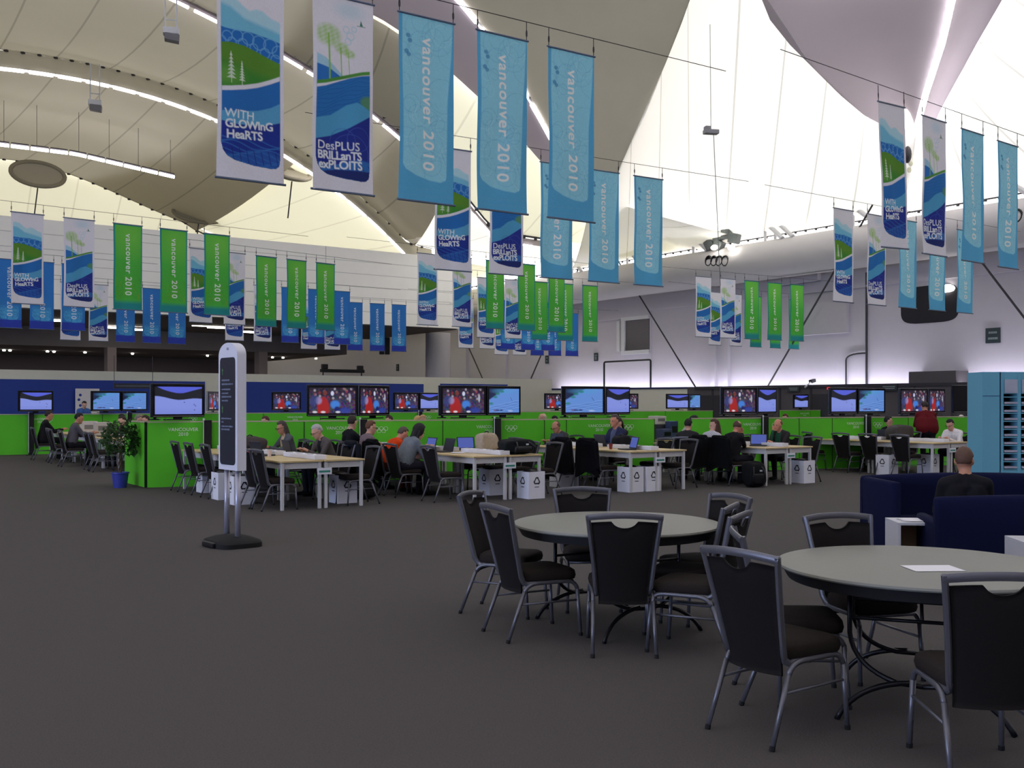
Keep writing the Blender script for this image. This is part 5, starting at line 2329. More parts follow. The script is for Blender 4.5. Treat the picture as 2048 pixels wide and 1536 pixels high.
for c, (O, n, where) in CL.items():
    for k in range(n):
        for side in (0, 1):
            lab = 'pale wood desk, %s column, %s from the front of %s' % (('left', 'right')[side], ORD[k], where)
            lab = ' '.join(lab.split()[:16])
            p = at(c, 1.62 * k, .715 * side)
            if not DESK_USED[0]:
                DESK_USED[0] = True
                DESK0.location, DESK0.rotation_euler = p, (0, 0, ANG)
                tag(DESK0, lab, None, 'desk tables in the work groups')
            else:
                dup(DESK0, p, ANG, lab, 'desk tables in the work groups')
        if c != 0 or k < 3:
            t = thing('cable_box', 'white cable box on the %s desks of %s' % (('front', 'middle', 'rear')[min(k, 2)], where), 'box', at(c, 1.62 * k + .12, .705, .752), ANG, 'white cable boxes on the desks')
            b = MB()
            b.box((0, .62, .035), (.20, 1.25, .07), bev=.006)
            b.build('channel', M_card, t)
            for q in range(6):
                b = MB()
                b.box((.03 * (-1) ** q, .12 + .2 * q, .074), (.07, .09, .008), bev=.002)
                b.build('socket', mat('socket_grey', (180, 178, 176)), t)
    if c:
        t = thing('desk_card', 'white card hung at the front of ' + where, 'sign', at(c, -.035, .705, .58), ANG, 'cards on the desk fronts')
        b = MB()
        b.box((0, 0, 0), (.24, .006, .10))
        b.build('card', M_card, t)
        b = MB()
        b.box((0, -.004, -.005), (.19, .002, .032))
        b.build('card_stripe', mat('card_green', (60, 140, 120), rough=0.7), t)


def bin_at(px, py, label, rz=ANG):
    g = G(px, py)
    g.y += .1
    if not BIN_USED[0]:
        BIN_USED[0] = True
        BIN0.location, BIN0.rotation_euler = g, (0, 0, rz)
        tag(BIN0, label, None, 'white recycling bins under the desks')
    else:
        dup(BIN0, g, rz, label, 'white recycling bins under the desks')


for px, py, lab in ((414, 985, 'white recycling bin by the left legs behind the sign stand'), (446, 999, 'white recycling bin just left of the sign posts'), (478, 1009, 'white recycling bin just right of the sign posts'),
                    (684, 1006, 'white recycling bin under the right front desk behind the sign stand'), (984, 990, 'white recycling bin in shade left of the double table leg, middle'), (1062, 997, 'white recycling bin showing two bright faces, middle'),
                    (1124, 974, 'white recycling bin farther back under the middle desks'), (1262, 984, 'left of two white recycling bins right of the middle'), (1296, 982, 'right of two white recycling bins right of the middle'),
                    (1608, 966, 'white recycling bin at the right front of the coats desk group'), (1777, 950, 'narrow white bin between the chairs of the rightmost desks'), (1860, 949, 'white recycling bin under the front of the rightmost desks')):
    bin_at(px, py, lab)

LG, RG = 'chairs on the left side of the desks', 'chairs on the right side of the desks'
RIGHT, LEFT = (CA, SA), (-CA, -SA)
# (cluster, a, d, facing, label)
seats = [
    (1, .28, .06, 1, 'first black chair from the front, left side of the desks behind the sign stand'), (1, .74, .04, 1, 'second black chair from the front, left of the desks behind the sign stand'),
    (1, 2.7, .06, 1, 'third black chair from the front, left of the desks behind the sign stand'), (1, 3.6, .06, 1, 'fourth black chair from the front, left of the desks behind the sign stand'),
    (1, 4.4, .06, 1, 'fifth and farthest black chair, left of the desks behind the sign stand'),
    (1, .35, 1.42, -1, 'empty black chair at the front right corner of the desks behind the sign'), (1, 1.25, 1.42, -1, 'empty black chair before the grey haired man, right side of his desks'),
    (1, 2.1, 1.75, -1, 'black chair under the grey haired man in the grey jacket'), (1, 3.1, 1.5, -1, 'black chair between the grey haired man and the man with a beige vest'), (1, 3.9, 1.75, -1, 'black chair under the man with a beige vest'),
    (2, .45, -.28, 1, 'pulled out black chair at the left front of the desks beside the grey sweater'), (2, 1.6, -.38, 1, 'black chair under the person in grey with a dark headscarf'), (2, 2.2, -.38, 1, 'black chair under the person in orange'),
    (2, 3.1, -.38, 1, 'black chair under the person in a checked shirt'), (2, 3.75, -.38, 1, 'black chair under the dark haired person in black seen from behind'),
    (2, 2.2, 1.38, -1, 'black chair with silver frame right of the open laptops, middle'), (2, 1.5, 1.5, -1, 'black chair behind the beige bag, middle'), (2, .35, 1.62, -1, 'empty black chair at the right front of the middle desks'), (2, .95, 1.55, -1, 'black chair beside the backpack on the middle desks'),
    (3, .6, -.15, 1, 'black chair with a black coat, left front of the desks right of middle'), (3, 1.3, -.2, 1, 'second black chair with a coat, left of the desks right of middle'), (3, 3.0, -.1, 1, 'black chair left of the bald man in grey, farther back'),
    (3, 2.45, 1.75, -1, 'black chair under the man in dark blue'), (3, 3.42, 1.15, -1, 'black chair under the bald man in grey'), (3, .35, 1.5, -1, 'empty black chair at the right front corner of the desks right of middle'),
    (3, 1.0, 1.5, -1, 'second empty black chair on the right side of the desks right of middle'), (3, 3.0, 1.6, -1, 'black chair behind the man in dark blue'),
    (4, 1.15, -.3, 1, 'black chair under the woman with brown hair and a black coat'), (4, .6, -.3, 1, 'black chair under the man resting his face on his hand'), (4, 1.1, 1.75, -1, 'black chair under the bald man in dark green'),
    (4, .3, 1.45, -1, 'empty black chair at the right front of the desks with the laptop'), (4, 2.0, 1.5, -1, 'black chair behind the bald man in dark green'), (4, 3.2, 1.5, -1, 'farther black chair behind the laptop at right'),
    (5, .58, -.05, 1, 'rightmost of four black chairs along the near side of the right desks'), (5, 1.4, -.05, 1, 'second from right of four black chairs along the right desks'), (5, 2.14, -.05, 1, 'third from right of four black chairs along the right desks'),
    (5, 3.2, -.05, 1, 'leftmost of four black chairs along the near side of the right desks'),
    (5, .55, 1.75, -1, 'black chair under the man in a white shirt at right'), (5, 2.3, 1.75, -1, 'black chair under the person in black at right'), (5, 3.0, 1.48, -1, 'black chair on the far side of the right desks, left one'),
    (5, 2.6, 1.48, -1, 'black chair on the far side of the right desks, second from left'), (5, 1.7, 1.48, -1, 'black chair on the far side of the right desks, third from left'),
    (0, .35, -.2, 1, 'black chair just left of the potted plant'), (0, 1.1, -.15, 1, 'second black chair left of the potted plant'), (0, 2.9, -.38, 1, 'black chair under the person in grey at far left'), (0, 4.6, -.3, 1, 'empty black chair with silver frame behind the person in grey, far left'),
    (0, 5.4, -.2, 1, 'black chair farther back at far left'), (0, 6.6, -.38, 1, 'black chair under the person in black at the left picture edge'), (0, 3.6, 1.75, -1, 'black chair on the far side of the far left desks'), (0, 6.2, 1.75, -1, 'farther black chair on the far side of the far left desks'),
]
for c, a, d, s_, lab in seats:
    p = at(c, a, d)
    chair(p.x, p.y, RIGHT if s_ > 0 else LEFT, ' '.join(lab.split()[:16]), LG if s_ > 0 else RG)

R_, L_ = Vector((CA, SA, 0)), Vector((-CA, -SA, 0))


def sit(c, a, d, s_, label, **kw):
    p = at(c, a, d)
    return person((p.x, p.y, 0), (R_ if s_ > 0 else L_), label, **kw)


PG = None
sit(1, 2.1, 1.75, -1, 'grey haired man in a grey jacket typing, behind the sign stand desks', top=(86, 80, 78), vest=(40, 44, 52), hairc=(176, 172, 170), hair='short', skin='fair', lean=22, pitch=26, glasses=True)
sit(1, 3.9, 1.75, -1, 'man with long brown hair and beige vest beside the green divider', top=(84, 86, 92), vest=(200, 180, 140), hairc=(70, 60, 54), hair='long', skin='tan', lean=14, pitch=16, glasses=True)
sit(2, 3.75, -.38, 1, 'dark haired person in black seen from behind, left of the plaid shirt', top=(18, 20, 24), hairc=(44, 32, 28), lean=4, pitch=8, turn=35, s=1.06)
sit(2, 3.1, -.38, 1, 'person with brown hair in a plaid shirt before a laptop', top=(120, 104, 108), hairc=(98, 64, 44), lean=10, pitch=10, turn=-8, glasses=True)
sit(2, 2.2, -.42, 1, 'short haired person in a bright orange sweater leaning over the desk', top=(214, 66, 12), legs=(70, 22, 12), hairc=(86, 74, 64), skin='red', lean=32, pitch=30, wide=1.1)
sit(2, 1.6, -.42, 1, 'person in a grey sweater and dark headscarf leaning over the desk', top=(112, 118, 124), legs=(36, 34, 44), hair='hood', hairc=(30, 26, 28), lean=30, pitch=22, wide=1.08, s=1.04)
sit(3, 3.42, 1.15, -1, 'bald man in a dark grey sweater leaning over papers', top=(62, 60, 62), hair='bald', hairc=(96, 74, 60), skin='tan', lean=24, pitch=26, glasses=True)
sit(3, 2.45, 1.75, -1, 'man in a dark blue jacket sitting upright with a lanyard', top=(40, 44, 72), vest=(84, 92, 118), hairc=(74, 66, 62), hair='short', skin='red', lean=4, pitch=4, s=1.06, arms='front')
p_ = Vector((X_at(1239, 23.0), 23.0, 0))
person((p_.x, p_.y, 0), L_, 'person with dark hair almost hidden behind the man in dark blue', top=(40, 36, 40), hair='ponytail', hairc=(52, 34, 28), lean=6, pitch=8)
sit(4, 1.15, -.3, 1, 'woman with brown hair in a light grey top, facing left', top=(186, 184, 188), hair='long', hairc=(74, 48, 36), skin='fair', lean=8, pitch=6, turn=150)
sit(4, .6, -.3, 1, 'balding man in a black coat resting his face on his hand', top=(24, 24, 28), hair='bald', hairc=(84, 62, 50), skin='red', lean=16, pitch=14, arms='chin', turn=20)
sit(4, 1.1, 1.75, -1, 'bald man in a dark green top with a green cup before his face', top=(46, 44, 44), vest=(38, 88, 66), hair='bald', hairc=(110, 78, 58), skin='red', lean=12, pitch=10, arms='face')
sit(5, 2.3, 1.75, -1, 'dark haired person in black turned away, behind the right desks', top=(26, 30, 32), hairc=(24, 22, 22), lean=6, pitch=4, turn=140)
sit(5, .55, 1.75, -1, 'dark haired man in a white shirt writing at the right desks', top=(226, 222, 220), hairc=(30, 24, 24), skin='fair', lean=22, pitch=26, glasses=True)
g = G(1862, 945)
person((X_at(1862, 24.6), 24.8, 0), (.15, 1), 'standing person in a dark red sweater bending over the right desks, from behind', top=(98, 20, 26), legs=(24, 22, 26), hairc=(46, 34, 30), skin='tan', lean=24, pitch=24, stand=True, arms='type', wide=1.35, s=1.02)
person((X_at(1924, 27.5), 27.5, 0), (-.6, -.8), 'white haired person sitting behind the man in a white shirt', top=(150, 140, 140), hairc=(214, 206, 196), skin='fair', lean=10, pitch=14)
chair(X_at(1924, 27.5), 27.55, (-.6, -.8), 'black chair under the white haired person', RG)
# left group
sit(0, 2.9, -.38, 1, 'black haired person in a grey sweater sitting at the far left desks', top=(84, 80, 84), legs=(22, 20, 24), hairc=(22, 18, 18), skin='tan', lean=14, pitch=14, turn=-10, s=1.06)
sit(0, 6.6, -.38, 1, 'person in black at the left picture edge', top=(22, 20, 22), legs=(18, 18, 20), hairc=(40, 30, 26), skin='tan', lean=12, pitch=12, s=1.08)
sit(0, 3.6, 1.75, -1, 'person facing us behind the white boxes at far left', top=(60, 70, 80), hairc=(50, 36, 28), skin='fair', lean=14, pitch=14)
sit(0, 6.2, 1.75, -1, 'dark haired person half hidden behind the person in grey, far left', top=(46, 44, 50), hairc=(24, 20, 20), skin='tan', lean=12, pitch=14)
# behind the front dividers
for px, Y, fc, lab, kw in (
        (252, 26.5, (-.7, -.7), 'dark haired person behind the potted plant', dict(hairc=(46, 32, 26), top=(40, 36, 40))),
        (269, 28.5, (.8, .3), 'grey haired person just right of the potted plant', dict(hairc=(120, 112, 104), top=(70, 64, 60))),
        (288, 29.5, (-.8, -.4), 'balding person partly behind the far left screen', dict(hair='bald', hairc=(110, 80, 60), top=(80, 60, 50), skin='red')),
        (539, 26.0, (-.8, -.5), 'brown haired person in white behind the front dividers near the sign', dict(hairc=(74, 44, 32), top=(200, 200, 204))),
        (786, 27.5, (-.8, -.3), 'person in red behind the front dividers right of the large crowd screens', dict(hairc=(60, 40, 30), top=(170, 40, 30))),
        (829, 26.5, (.6, .6), 'blond person behind the front dividers in the middle', dict(hair='long', hairc=(196, 158, 104), top=(150, 130, 110))),
        (851, 28.5, (-.5, -.6), 'fair haired person behind the front dividers, beside the blond one', dict(hairc=(190, 150, 110), top=(60, 50, 46))),
        (1092, 25.5, (-.8, -.5), 'bald person behind the front dividers in the middle', dict(hair='bald', hairc=(190, 170, 150), top=(60, 58, 62), skin='fair', s=1.06)),
        (1115, 26.5, (-.6, -.6), 'dark haired person beside the bald one behind the front dividers', dict(hairc=(26, 22, 24), top=(30, 30, 34))),
        (1575, 31.0, (-.7, -.5), 'reddish haired person behind the front dividers at right', dict(hairc=(84, 44, 34), top=(120, 34, 34))),
        (1367, 25.0, (.75, -.3), 'person in a white shirt reaching right, in the gap with the printers', dict(hairc=(26, 24, 24), top=(206, 206, 206), lean=24, skin='tan', s=1.06)),
        (1393, 27.5, (-.5, -.8), 'dark haired person behind the gap with the printers', dict(hairc=(22, 20, 20), top=(20, 20, 22), skin='tan')),
        (1375, 21.4, (.4, 1), 'person in dark grey seen from behind in the gap with the printers', dict(hairc=(28, 24, 24), top=(44, 42, 44), lean=10, pitch=10))):
    k2 = dict(lean=12, pitch=14)
    k2.update(kw)
    person((X_at(px, Y), Y, 0), fc, lab, **k2)
    chair(X_at(px, Y), Y + .0, fc, 'black chair under the ' + ' '.join(lab.split()[:9]), 'chairs behind the dividers')
person((X_at(166, 37), 37, 0), (.6, -.7), 'standing person in a blue shirt beside the white poster at far left', top=(60, 96, 156), legs=(30, 34, 50), hairc=(40, 30, 26), stand=True, lean=10, pitch=20, arms='front')

# ================================================================== THINGS ON THE DESKS
LT = 'laptops on the desks'
for c, a, d, rz, lab, lit in (
        (1, 1.75, .42, ANG + 1.57 + .2, 'open laptop seen from its back, left of the grey haired man', None),
        (1, 2.1, 1.12, ANG + 1.57, 'dark laptop under the hands of the grey haired man', None),
        (1, 3.8, 1.1, ANG + 1.57, 'dark laptop before the man with a beige vest', None),
        (2, 3.1, .34, ANG - 1.57, 'open laptop before the plaid shirt', 1), (2, 2.2, .34, ANG - 1.57, 'tilted laptop screen left of the middle desks', 1), (2, 1.6, .36, ANG - 1.57, 'dark laptop before the person with a headscarf', None),
        (2, 1.9, 1.1, ANG - .25, 'lit laptop standing upright on the middle desks', 1),
        (3, .55, .40, ANG - 1.9, 'lit laptop on the front desks right of the middle', 1), (3, 2.0, 1.1, ANG + 1.57, 'dark laptop before the man in dark blue', None), (3, 3.0, .5, ANG - 1.3, 'black open laptop left of the man in dark blue', None),
        (4, .62, .48, ANG - .9, 'lit blue laptop on the front of the coats desk group', 1), (5, 1.9, 1.1, ANG + 1.57, 'dark laptop near the person in black at right', None),
        (0, 2.9, .34, ANG - 1.57, 'dark laptop before the person in grey at far left', None), (0, 3.5, 1.1, ANG + 1.57, 'laptop at the far side of the far left desks', None)):
    laptop(at(c, a, d, .751), rz, lab, lit)
for c, a, d, rz, lab, n in (
        (1, .9, .95, .4, 'white papers on the cable box right of the front desks behind the sign', 3), (2, 1.15, .42, .9, 'white papers by the hand of the person with a headscarf', 3), (2, 1.3, .95, .2, 'papers scattered along the middle desks', 3),
        (3, 1.0, 1.0, .3, 'white papers on the front desks right of the middle', 3), (3, 3.0, .8, .7, 'papers before the bald man in grey', 2), (4, .4, .95, .8, 'curled newspaper at the front of the coats desk group', 4),
        (4, .95, 1.0, .2, 'second newspaper beside the lit blue laptop', 3), (5, .2, .95, .3, 'papers under the hands of the man in a white shirt', 3), (5, 1.2, .5, .1, 'white papers on the right desks', 3),
        (5, 2.7, .6, .5, 'white papers farther left on the right desks', 2), (4, 2.4, .5, .4, 'papers on the rear desks of the coats group', 3), (0, 1.2, .5, .3, 'papers on the desks behind the potted plant', 2)):
    papers(at(c, a, d, .753), ANG + rz, lab, .3, .22, n, 'papers on the desks', .03 if 'curled' in lab or 'second' in lab else 0.0)
# cups, small boxes and printers
for c, a, d, col, lab in ((1, 1.95, .25, (150, 60, 60), 'left paper cup in a small group behind the sign stand'), (1, 2.1, .3, (220, 200, 190), 'right paper cup in a small group behind the sign stand'), (1, 1.4, .38, (220, 220, 220), 'white cup beside the open laptop behind the sign stand'), (3, .9, .3, (150, 180, 120), 'small bottle beside the lit laptop right of the middle'), (4, 1.15, 1.28, (70, 190, 150), 'green cup held before the face of the bald man')):
    b = MB()
    b.lathe([(.028, 0), (.038, .10), (.042, .105), (.036, .105), (.03, .02)], 16)
    tag(b.build('cup', mat('cup_%d' % col[0], col, rough=0.6), loc=at(c, a, d, .752), angle=40), lab, 'cup', 'cups on the desks')
GP = Vector((3.55, 24.1, 0))
dup(DESK0, GP, ANG, 'pale desk carrying the beige printer in the gap between the dividers', 'desk tables in the work groups')


def gp(a, d, z):
    q = GP + T2 * a + T1 * d
    return Vector((q.x, q.y, z))


for p0, w, h, dp, col, lab in ((gp(.55, .33, .752), .34, .36, .3, (58, 60, 66), 'dark equipment box under the beige printer in the gap'), (gp(.55, .33, 1.113), .32, .2, .3, (206, 200, 186), 'beige printer on the dark box in the gap between the dividers'),
                               (gp(.28, .55, .752), .24, .44, .2, (60, 76, 110), 'blue grey monitor right of the beige printer in the gap'), (gp(.17, .2, .752), .3, .26, .24, (70, 80, 112), 'low blue grey machine in front of the beige printer'),
                               (at(0, 5.2, .5, .752), .42, .36, .3, (196, 188, 178), 'left white monitor box on the far left desks'), (at(0, 3.6, .5, .752), .42, .36, .3, (196, 188, 178), 'right white monitor box on the far left desks')):
    t = thing('equipment_box', lab, 'box', p0, ANG, 'equipment boxes')
    b = MB()
    b.box((0, 0, h / 2), (w, dp, h), bev=.015)
    b.build('housing', mat('equip_%d_%d' % col[:2], col, rough=0.6), t)
    b = MB()
    b.box((0, -dp / 2 - .002, h * .55), (w * .7, .006, h * .35))
    b.build('front_panel', M_black if col[0] < 100 else mat('equip_slot', (120, 116, 110)), t)
# bags and coats
lump('backpack', at(2, .28, 1.05, .752), ANG, (.62, .42, .26), (20, 24, 26), 'black backpack lying on the right front desk, middle', 'bag', None, 3, ('strap', 'pocket', 'tag'))
lump('bag', at(2, 1.35, 1.15, .752), ANG, (.4, .3, .34), (176, 160, 138), 'beige bag standing on the middle desks', 'bag', None, 4, ('handle',))
lump('bag', at(1, 2.6, .5, .752), ANG, (.55, .4, .30), (70, 62, 60), 'dark brown bag on the desks just right of the sign stand', 'bag', None, 5, ('handle', 'pocket'))
lump('backpack', G(1508, 974), .2, (.42, .36, .5), (16, 17, 18), 'black backpack on the floor beside the black coats', 'bag', None, 6, ('strap', 'pocket', 'tag'))
lump('bag', at(1, 1.0, 1.9, 0), ANG, (.4, .3, .3), (26, 24, 26), 'black bag on the floor right of the desks behind the sign', 'bag', None, 7, ('handle',))
lump('bag', at(3, 1.35, .95, .752), ANG, (.36, .26, .24), (24, 24, 28), 'black camera bag on the desks before the man in dark blue', 'bag', None, 8, ('handle',))
lump('bag', at(5, 1.5, 1.0, .752), ANG, (.7, .42, .36), (70, 66, 64), 'grey coat bundled on the right desks beside the person in maroon', 'coat', None, 9, ())
for c, a, d, s_, colr, lab in ((2, 2.2, -.38, 1, (14, 14, 16), 'black coat on the chair of the person in orange'), (3, .6, -.15, 1, (15, 15, 20), 'black coat on the front chair left of the desks right of middle'), (3, 1.3, -.2, 1, (17, 17, 20), 'black coat on the second chair left of the desks right of middle'),
                               (4, .6, -.3, 1, (15, 16, 18), 'black coat on the chair of the man resting his face'), (4, 1.15, -.3, 1, (18, 19, 20), 'black coat on the chair of the woman with brown hair'), (1, 1.25, 1.42, -1, (28, 30, 36), 'dark jacket on the empty chair before the grey haired man')):
    q = at(c, a, d)
    coat(q.x, q.y, RIGHT if s_ > 0 else LEFT, colr, lab, int(a * 10))

# ---- potted plant
t = thing('potted_plant', 'leafy green plant in a blue pot at the end of the green divider', 'plant', (-7.55, 19.75, 0))
b = MB()
b.lathe([(.12, 0), (.155, .27), (.17, .275), (.17, .30), (.15, .30), (.135, .25), (.0, .25)], 28)
b.build('pot', mat('pot_blue', (52, 62, 150), rough=0.4), t, angle=40)
b = MB()
for k in range(3):
    b.tube([(.02 * math.cos(z * 9 + 2.1 * k), .02 * math.sin(z * 9 + 2.1 * k), .25 + z * .55) for z in [q / 10 for q in range(11)]], .014, 6)
for k in range(14):
    a = 2.4 * k
    z = .75 + .035 * k
    b.tube(bez((0, 0, z - .1), (.12 * math.cos(a), .12 * math.sin(a), z + .1), (.3 * math.cos(a), .3 * math.sin(a), z + .12 + .02 * (k % 3)), 5), .006, 5)
b.build('stem', mat('bark_brown', (96, 80, 60), rough=0.9), t, True)
b = MB()
rg = random.Random(11)
for k in range(620):
    th, ph = rg.random() * 2 * math.pi, math.acos(1 - 1.7 * rg.random())
    r = .22 + .16 * rg.random()
    c = Vector((r * math.sin(ph) * math.cos(th), r * math.sin(ph) * math.sin(th), .98 + r * 1.05 * math.cos(ph) - .12 * rg.random()))
    M = Matrix.Translation(c) @ Euler((rg.uniform(-1.3, .3), rg.uniform(-.6, .6), th)).to_matrix().to_4x4()
    l, w = .085 * (.7 + .6 * rg.random()), .026
    b.add([(0, 0, 0), (w, l * .4, -.006), (0, l, -.03), (-w, l * .4, -.006), (0, l * .45, .006)], [(0, 1, 4), (1, 2, 4), (2, 3, 4), (3, 0, 4)], M)
b.build('foliage', mat('leaf_dark_green', (44, 78, 30), rough=0.5, var=0.35, scale=14, transl=.2), t)

# ---- hanging flood lights and loudspeakers
for px, py, v, lab, hang in ((342, 68, 40, 'white flood light hung from the roof lamps at top left', 2.2), (190, 210, 52, 'white flood light hung below the lower left roof arch', 2.0), (1885, 127, 24, 'white flood light beside the bright lamps at upper right', .8)):
    u, z = on_v(px, py, v)
    t = thing('flood_light', lab, 'light', uvz(u, v, z), .3, 'hanging flood lights')
    k = .75 if v > 25 else .62
    b = MB()
    b.box((0, 0, .12 * k), (.8 * k, .55 * k, .34 * k), bev=.03)
    b.box((.26 * k, -.28 * k, .12 * k), (.05, .02, .12))
    b.build('housing', M_steel, t)
    b = MB()
    b.box((.04, -.02, -.22 * k), (.72 * k, .5 * k, .36 * k), rot=(0.0, .12, 0), bev=.02)
    b.build('visor', mat('visor_grey', (110, 108, 110), rough=0.4), t)
    b = MB()
    for s in (-1, 1):
        b.tube([(s * .28 * k, 0, .25 * k), (s * .28 * k, 0, hang)], .035, 6)
    b.tube([(-.28 * k, 0, .55), (.28 * k, 0, .55)], .03, 6)
    b.build('hanger', M_steel, t)
u, z = on_v(1422, 264, 27)
t = thing('winch_frame', 'small grey winch frame hanging before the bright roof membrane', 'fixture', uvz(u, 27, z), .2)
b = MB()
b.box((0, 0, 0), (.55, .3, .16), bev=.03)
b.box((-.15, 0, .14), (.2, .24, .12), bev=.02)
b.build('winch_body', mat('winch_grey', (150, 150, 152), rough=0.5), t)
b = MB()
b.tube([(0, 0, .1), (-.05, .05, 7.0)], .012, 5)
b.tube([(.1, 0, -.05), (.75, .9, -5.6)], .014, 5)
b.build('hoist_wire', M_alu, t)
vv, zz = on_u(1452, 488, 38.8)
t = thing('flood_light_cluster', 'dark cluster of flood lights on top of the long duct', 'light', uvz(38.6, vv, 9.65), ANG - 1.57)
for k, (x, z) in enumerate(((-.9, .1), (-.35, .45), (.25, .5), (.75, .2), (-.3, -.02))):
    b = MB()
    b.box((x, 0, z), (.5, .45, .5), rot=(0, .25 * (k - 2), .2), bev=.06)
    b.build('lamp_head', mat('lamp_head_grey', (96, 102, 100), rough=0.5), t)
b = MB()
b.tube([(.3, 0, .5), (.1, 0, 3.6)], .03, 6)
b.build('mast', M_cable, t)
for px in (1428, 1462):
    v2, z2 = on_u(px, 495, 38.0)
    b = MB()
    b.ell((0, 0, 0), (.22, .12, .13))
    tag(b.build('spot_lamp', M_lamp, loc=uvz(38.02, v2, z2), rotz=ANG - 1.57), '%s bright white spot lamp under the dark flood light cluster' % ('left' if px < 1440 else 'right'), 'light', 'spot lamps on the duct')

# ---- signs and fittings on the walls
def wall_sign(px, py, u, w, h, label, lines, ink=(170, 190, 180), body=(52, 66, 64)):
    v, z = on_u(px, py, u)
    t = thing('wall_sign', label, 'sign', uvz(u - .04, v, z), ANG - math.pi / 2, 'small signs on the right wall')
    b = MB()
    b.box((0, 0, 0), (w, .05, h), bev=.008)
    b.build('plate', mat('sign_plate_%d_%d' % body[:2], body, rough=0.5), t)
    b = MB()
    for txt, size, y in lines:
        vv_, ff_ = text_mesh(txt, size)
        b.add([(x, -.028, yy + y) for x, yy, _ in vv_], ff_)
    if lines:
        b.build('lettering', mat('sign_ink_%d' % ink[0], ink, rough=0.6), t)
    return t


def blot(px, py, u, w, h, label, body, marks):
    """sign whose writing is too small to read in the photograph: plate with two pale lines"""
    t = wall_sign(px, py, u, w, h, label, [], body=body)
    b = MB()
    rg_ = random.Random(int(px))
    for y, ww in marks:
        x = -ww / 2
        while x < ww / 2:
            q = .03 + .05 * rg_.random()
            b.box((x + q / 2, -.028, y), (q * .8, .003, h * .14))
            x += q
    b.build('marking', mat('sign_marking', (128, 142, 140), rough=0.7), t)
    return t


blot(1987, 671, UW, .62, .62, 'square dark sign high on the right wall near the right edge', (44, 56, 60), ((.12, .36), (-.12, .4)))
blot(1193, 714, UW, .36, .5, 'right of two small dark signs low on the white right wall', (44, 56, 56), ((.1, .16), (-.02, .16), (-.12, .14)))
blot(1095, 719, UW, .36, .52, 'left of two small dark signs low on the white right wall', (44, 56, 56), ((.1, .16), (-.1, .16)))
blot(796, 735, UW, .4, .55, 'small dark sign on the wall under the bulkhead', (44, 52, 52), ((.1, .16), (-.1, .16)))
blot(1588, 778, UD - .03, .75, .28, 'left dark notice board on the charcoal wall', (44, 50, 54), ((.04, .5), (-.04, .4)))
blot(1779, 775, UD - .03, .85, .3, 'right dark notice board on the charcoal wall', (40, 46, 50), ((.04, .6), (-.04, .5)))
blot(1730, 780, UD - .03, .2, .17, 'small white card on the charcoal wall', (206, 200, 196), ((.02, .1),))
v, z = on_u(1659, 777, UD - .04)
t = thing('exit_sign', 'small red lit sign on the charcoal wall', 'sign', uvz(UD - .08, v, z), ANG - math.pi / 2)
b = MB()
b.box((0, 0, 0), (.2, .06, .15), bev=.01)
b.build('sign_case', M_black, t)
b = MB()
b.box((0, -.033, 0), (.17, .004, .12))
b.build('lit_panel', glow('exit_red', (230, 40, 50), 1.2), t)
# loudspeaker, pipes, frame and camera on the right wall
u, z = on_v(769, 692, 57)
t = thing('loudspeaker', 'black loudspeaker hung under the right end of the white bulkhead', 'loudspeaker', uvz(u, 57, z), .2)
for s in (-1, 1):
    b = MB()
    b.box((s * .17, 0, 0), (.3, .4, 1.05), bev=.04)
    b.build('cabinet', M_black, t)
b = MB()
b.tube([(0, 0, .5), (0, 0, 1.3)], .03, 6)
b.build('hanger', M_cable, t)
u, z = on_v(685, 742, 58)
t = thing('lighting_bar', 'dark lighting bar standing on the cream wall in the middle left', 'fixture', uvz(u, 58, z), ANG)
b = MB()
b.box((0, 0, 0), (2.9, .3, .2), bev=.03)
b.box((-1.2, 0, .25), (.35, .3, .3), bev=.04)
b.box((1.2, 0, .2), (.35, .3, .3), bev=.04)
b.build('bar', M_black, t)
b = MB()
for x in (-1.3, 1.3):
    b.tube([(x, 0, 0), (x, 0, -z)], .04, 6)
b.build('stand', M_cable, t)
v0, z0 = on_u(1207, 776, UD + .2)
v1, z1 = on_u(1300, 776, UD + .2)
_, zt = on_u(1207, 724, UD + .2)
t = thing('pipe_frame', 'black pipe frame standing before the lit white wall', 'frame', uvz(UD + .25, (v0 + v1) / 2, 0), ANG - math.pi / 2)
hw_ = abs(v1 - v0) / 2
b = MB()
b.tube([(-hw_, 0, 0), (-hw_, 0, zt - .1)] + bez((-hw_, 0, zt - .1), (-hw_, 0, zt), (-hw_ + .15, 0, zt), 5) + bez((hw_ - .15, 0, zt), (hw_, 0, zt), (hw_, 0, zt - .1), 5) + [(hw_, 0, 0)], .055, 8)
b.build('pipe', M_black, t, True)
v0, z0 = on_u(1733, 545, UW - .08)
v1, z1 = on_u(1692, 708, UW - .08)
b = MB()
b.tube([uvz(UW - .08, v0, z0), uvz(UW - .08, v0, 2.3)], .05, 6)
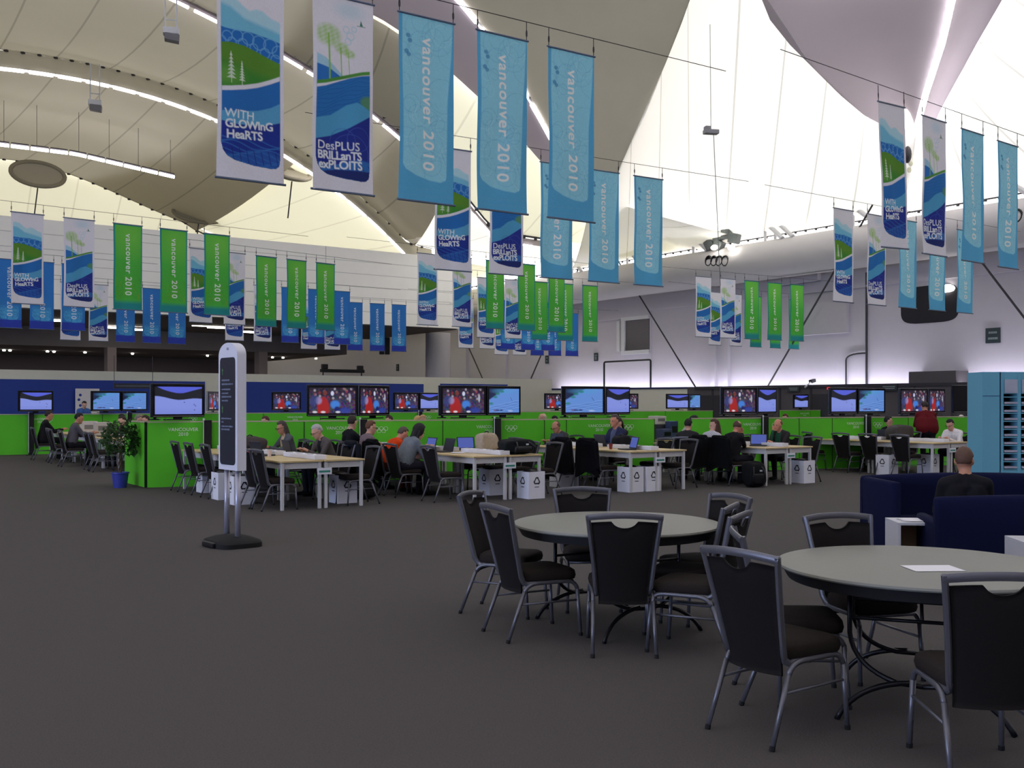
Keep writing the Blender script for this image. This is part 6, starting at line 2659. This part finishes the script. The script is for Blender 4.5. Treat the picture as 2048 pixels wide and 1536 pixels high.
b.tube([uvz(UW - .08, v0, z1)] + bez(uvz(UW - .08, v0 + .2, z1), uvz(UW - .08, v1, z1), uvz(UW - .08, v1, z1 - .3), 6) + [uvz(UW - .08, v1, 2.3)], .04, 6)
tag(b.build('conduit', M_cable), 'dark conduit pipes on the right wall with one branch bending left', 'pipe')
v, z = on_u(1622, 762, UW - .6)
t = thing('security_camera', 'small dark camera on the ledge of the lit right wall', 'camera', uvz(UW - .5, v, z), .7)
b = MB()
b.box((0, 0, 0), (.34, .18, .16), rot=(0, -.2, 0), bev=.02)
b.build('camera_body', M_black, t)
b = MB()
b.tube([(-.1, 0, -.05), (-.6, 0, -.3)], .05, 6)
b.build('camera_arm', M_steel, t)
# hanging sign board behind the far left screen, white poster, far counter
t = thing('hanging_board', 'long dark board above the screens at far left', 'sign', P(267, 772, 34), .45)
b = MB()
b.box((0, 0, 0), (1.25, .06, .17))
b.build('board', mat('board_dark', (44, 46, 52), rough=0.5), t)
b = MB()
b.box((0, -.032, 0), (1.1, .003, .03))
b.build('marking', mat('board_marking', (92, 96, 104)), t)
b = MB()
for x in (-.6, .6):
    b.tube([(x, 0, .05), (x, 0, 1.0)], .01, 5)
b.build('hanger', M_cable, t)
q = on_line(172, cA, cd) + cn * .2
t = thing('poster', 'white poster stand before the navy wall at far left', 'poster', q, math.atan2(cd.y, cd.x))
b = MB()
b.box((0, 0, 1.18), (1.0, .04, 2.1))
b.build('poster_board', mat('poster_white', (214, 208, 204), rough=0.7), t)
b = MB()
for x, z in ((-.3, 1.95), (-.36, 1.75), (.3, 1.8), (-.3, 1.5)):
    b.ell((x, -.02, z), (.06, .012, .06))
b.build('poster_mark', M_blue, t)
t = thing('reception_counter', 'far green counter with pale lettering right of the sign stand', 'counter', P(518, 818, 44) - Vector((0, 0, P(518, 818, 44).z)), .5)
b = MB()
b.box((0, 0, .58), (2.0, .5, 1.16), bev=.02)
b.build('counter_body', mat('counter_green', (44, 120, 70), rough=0.6), t)
b = MB()
vv_, ff_ = text_mesh('VANCOUVER 2010', .2)
b.add([(x, -.255, y + .98) for x, y, _ in vv_], ff_)
b.build('lettering', M_ink, t)
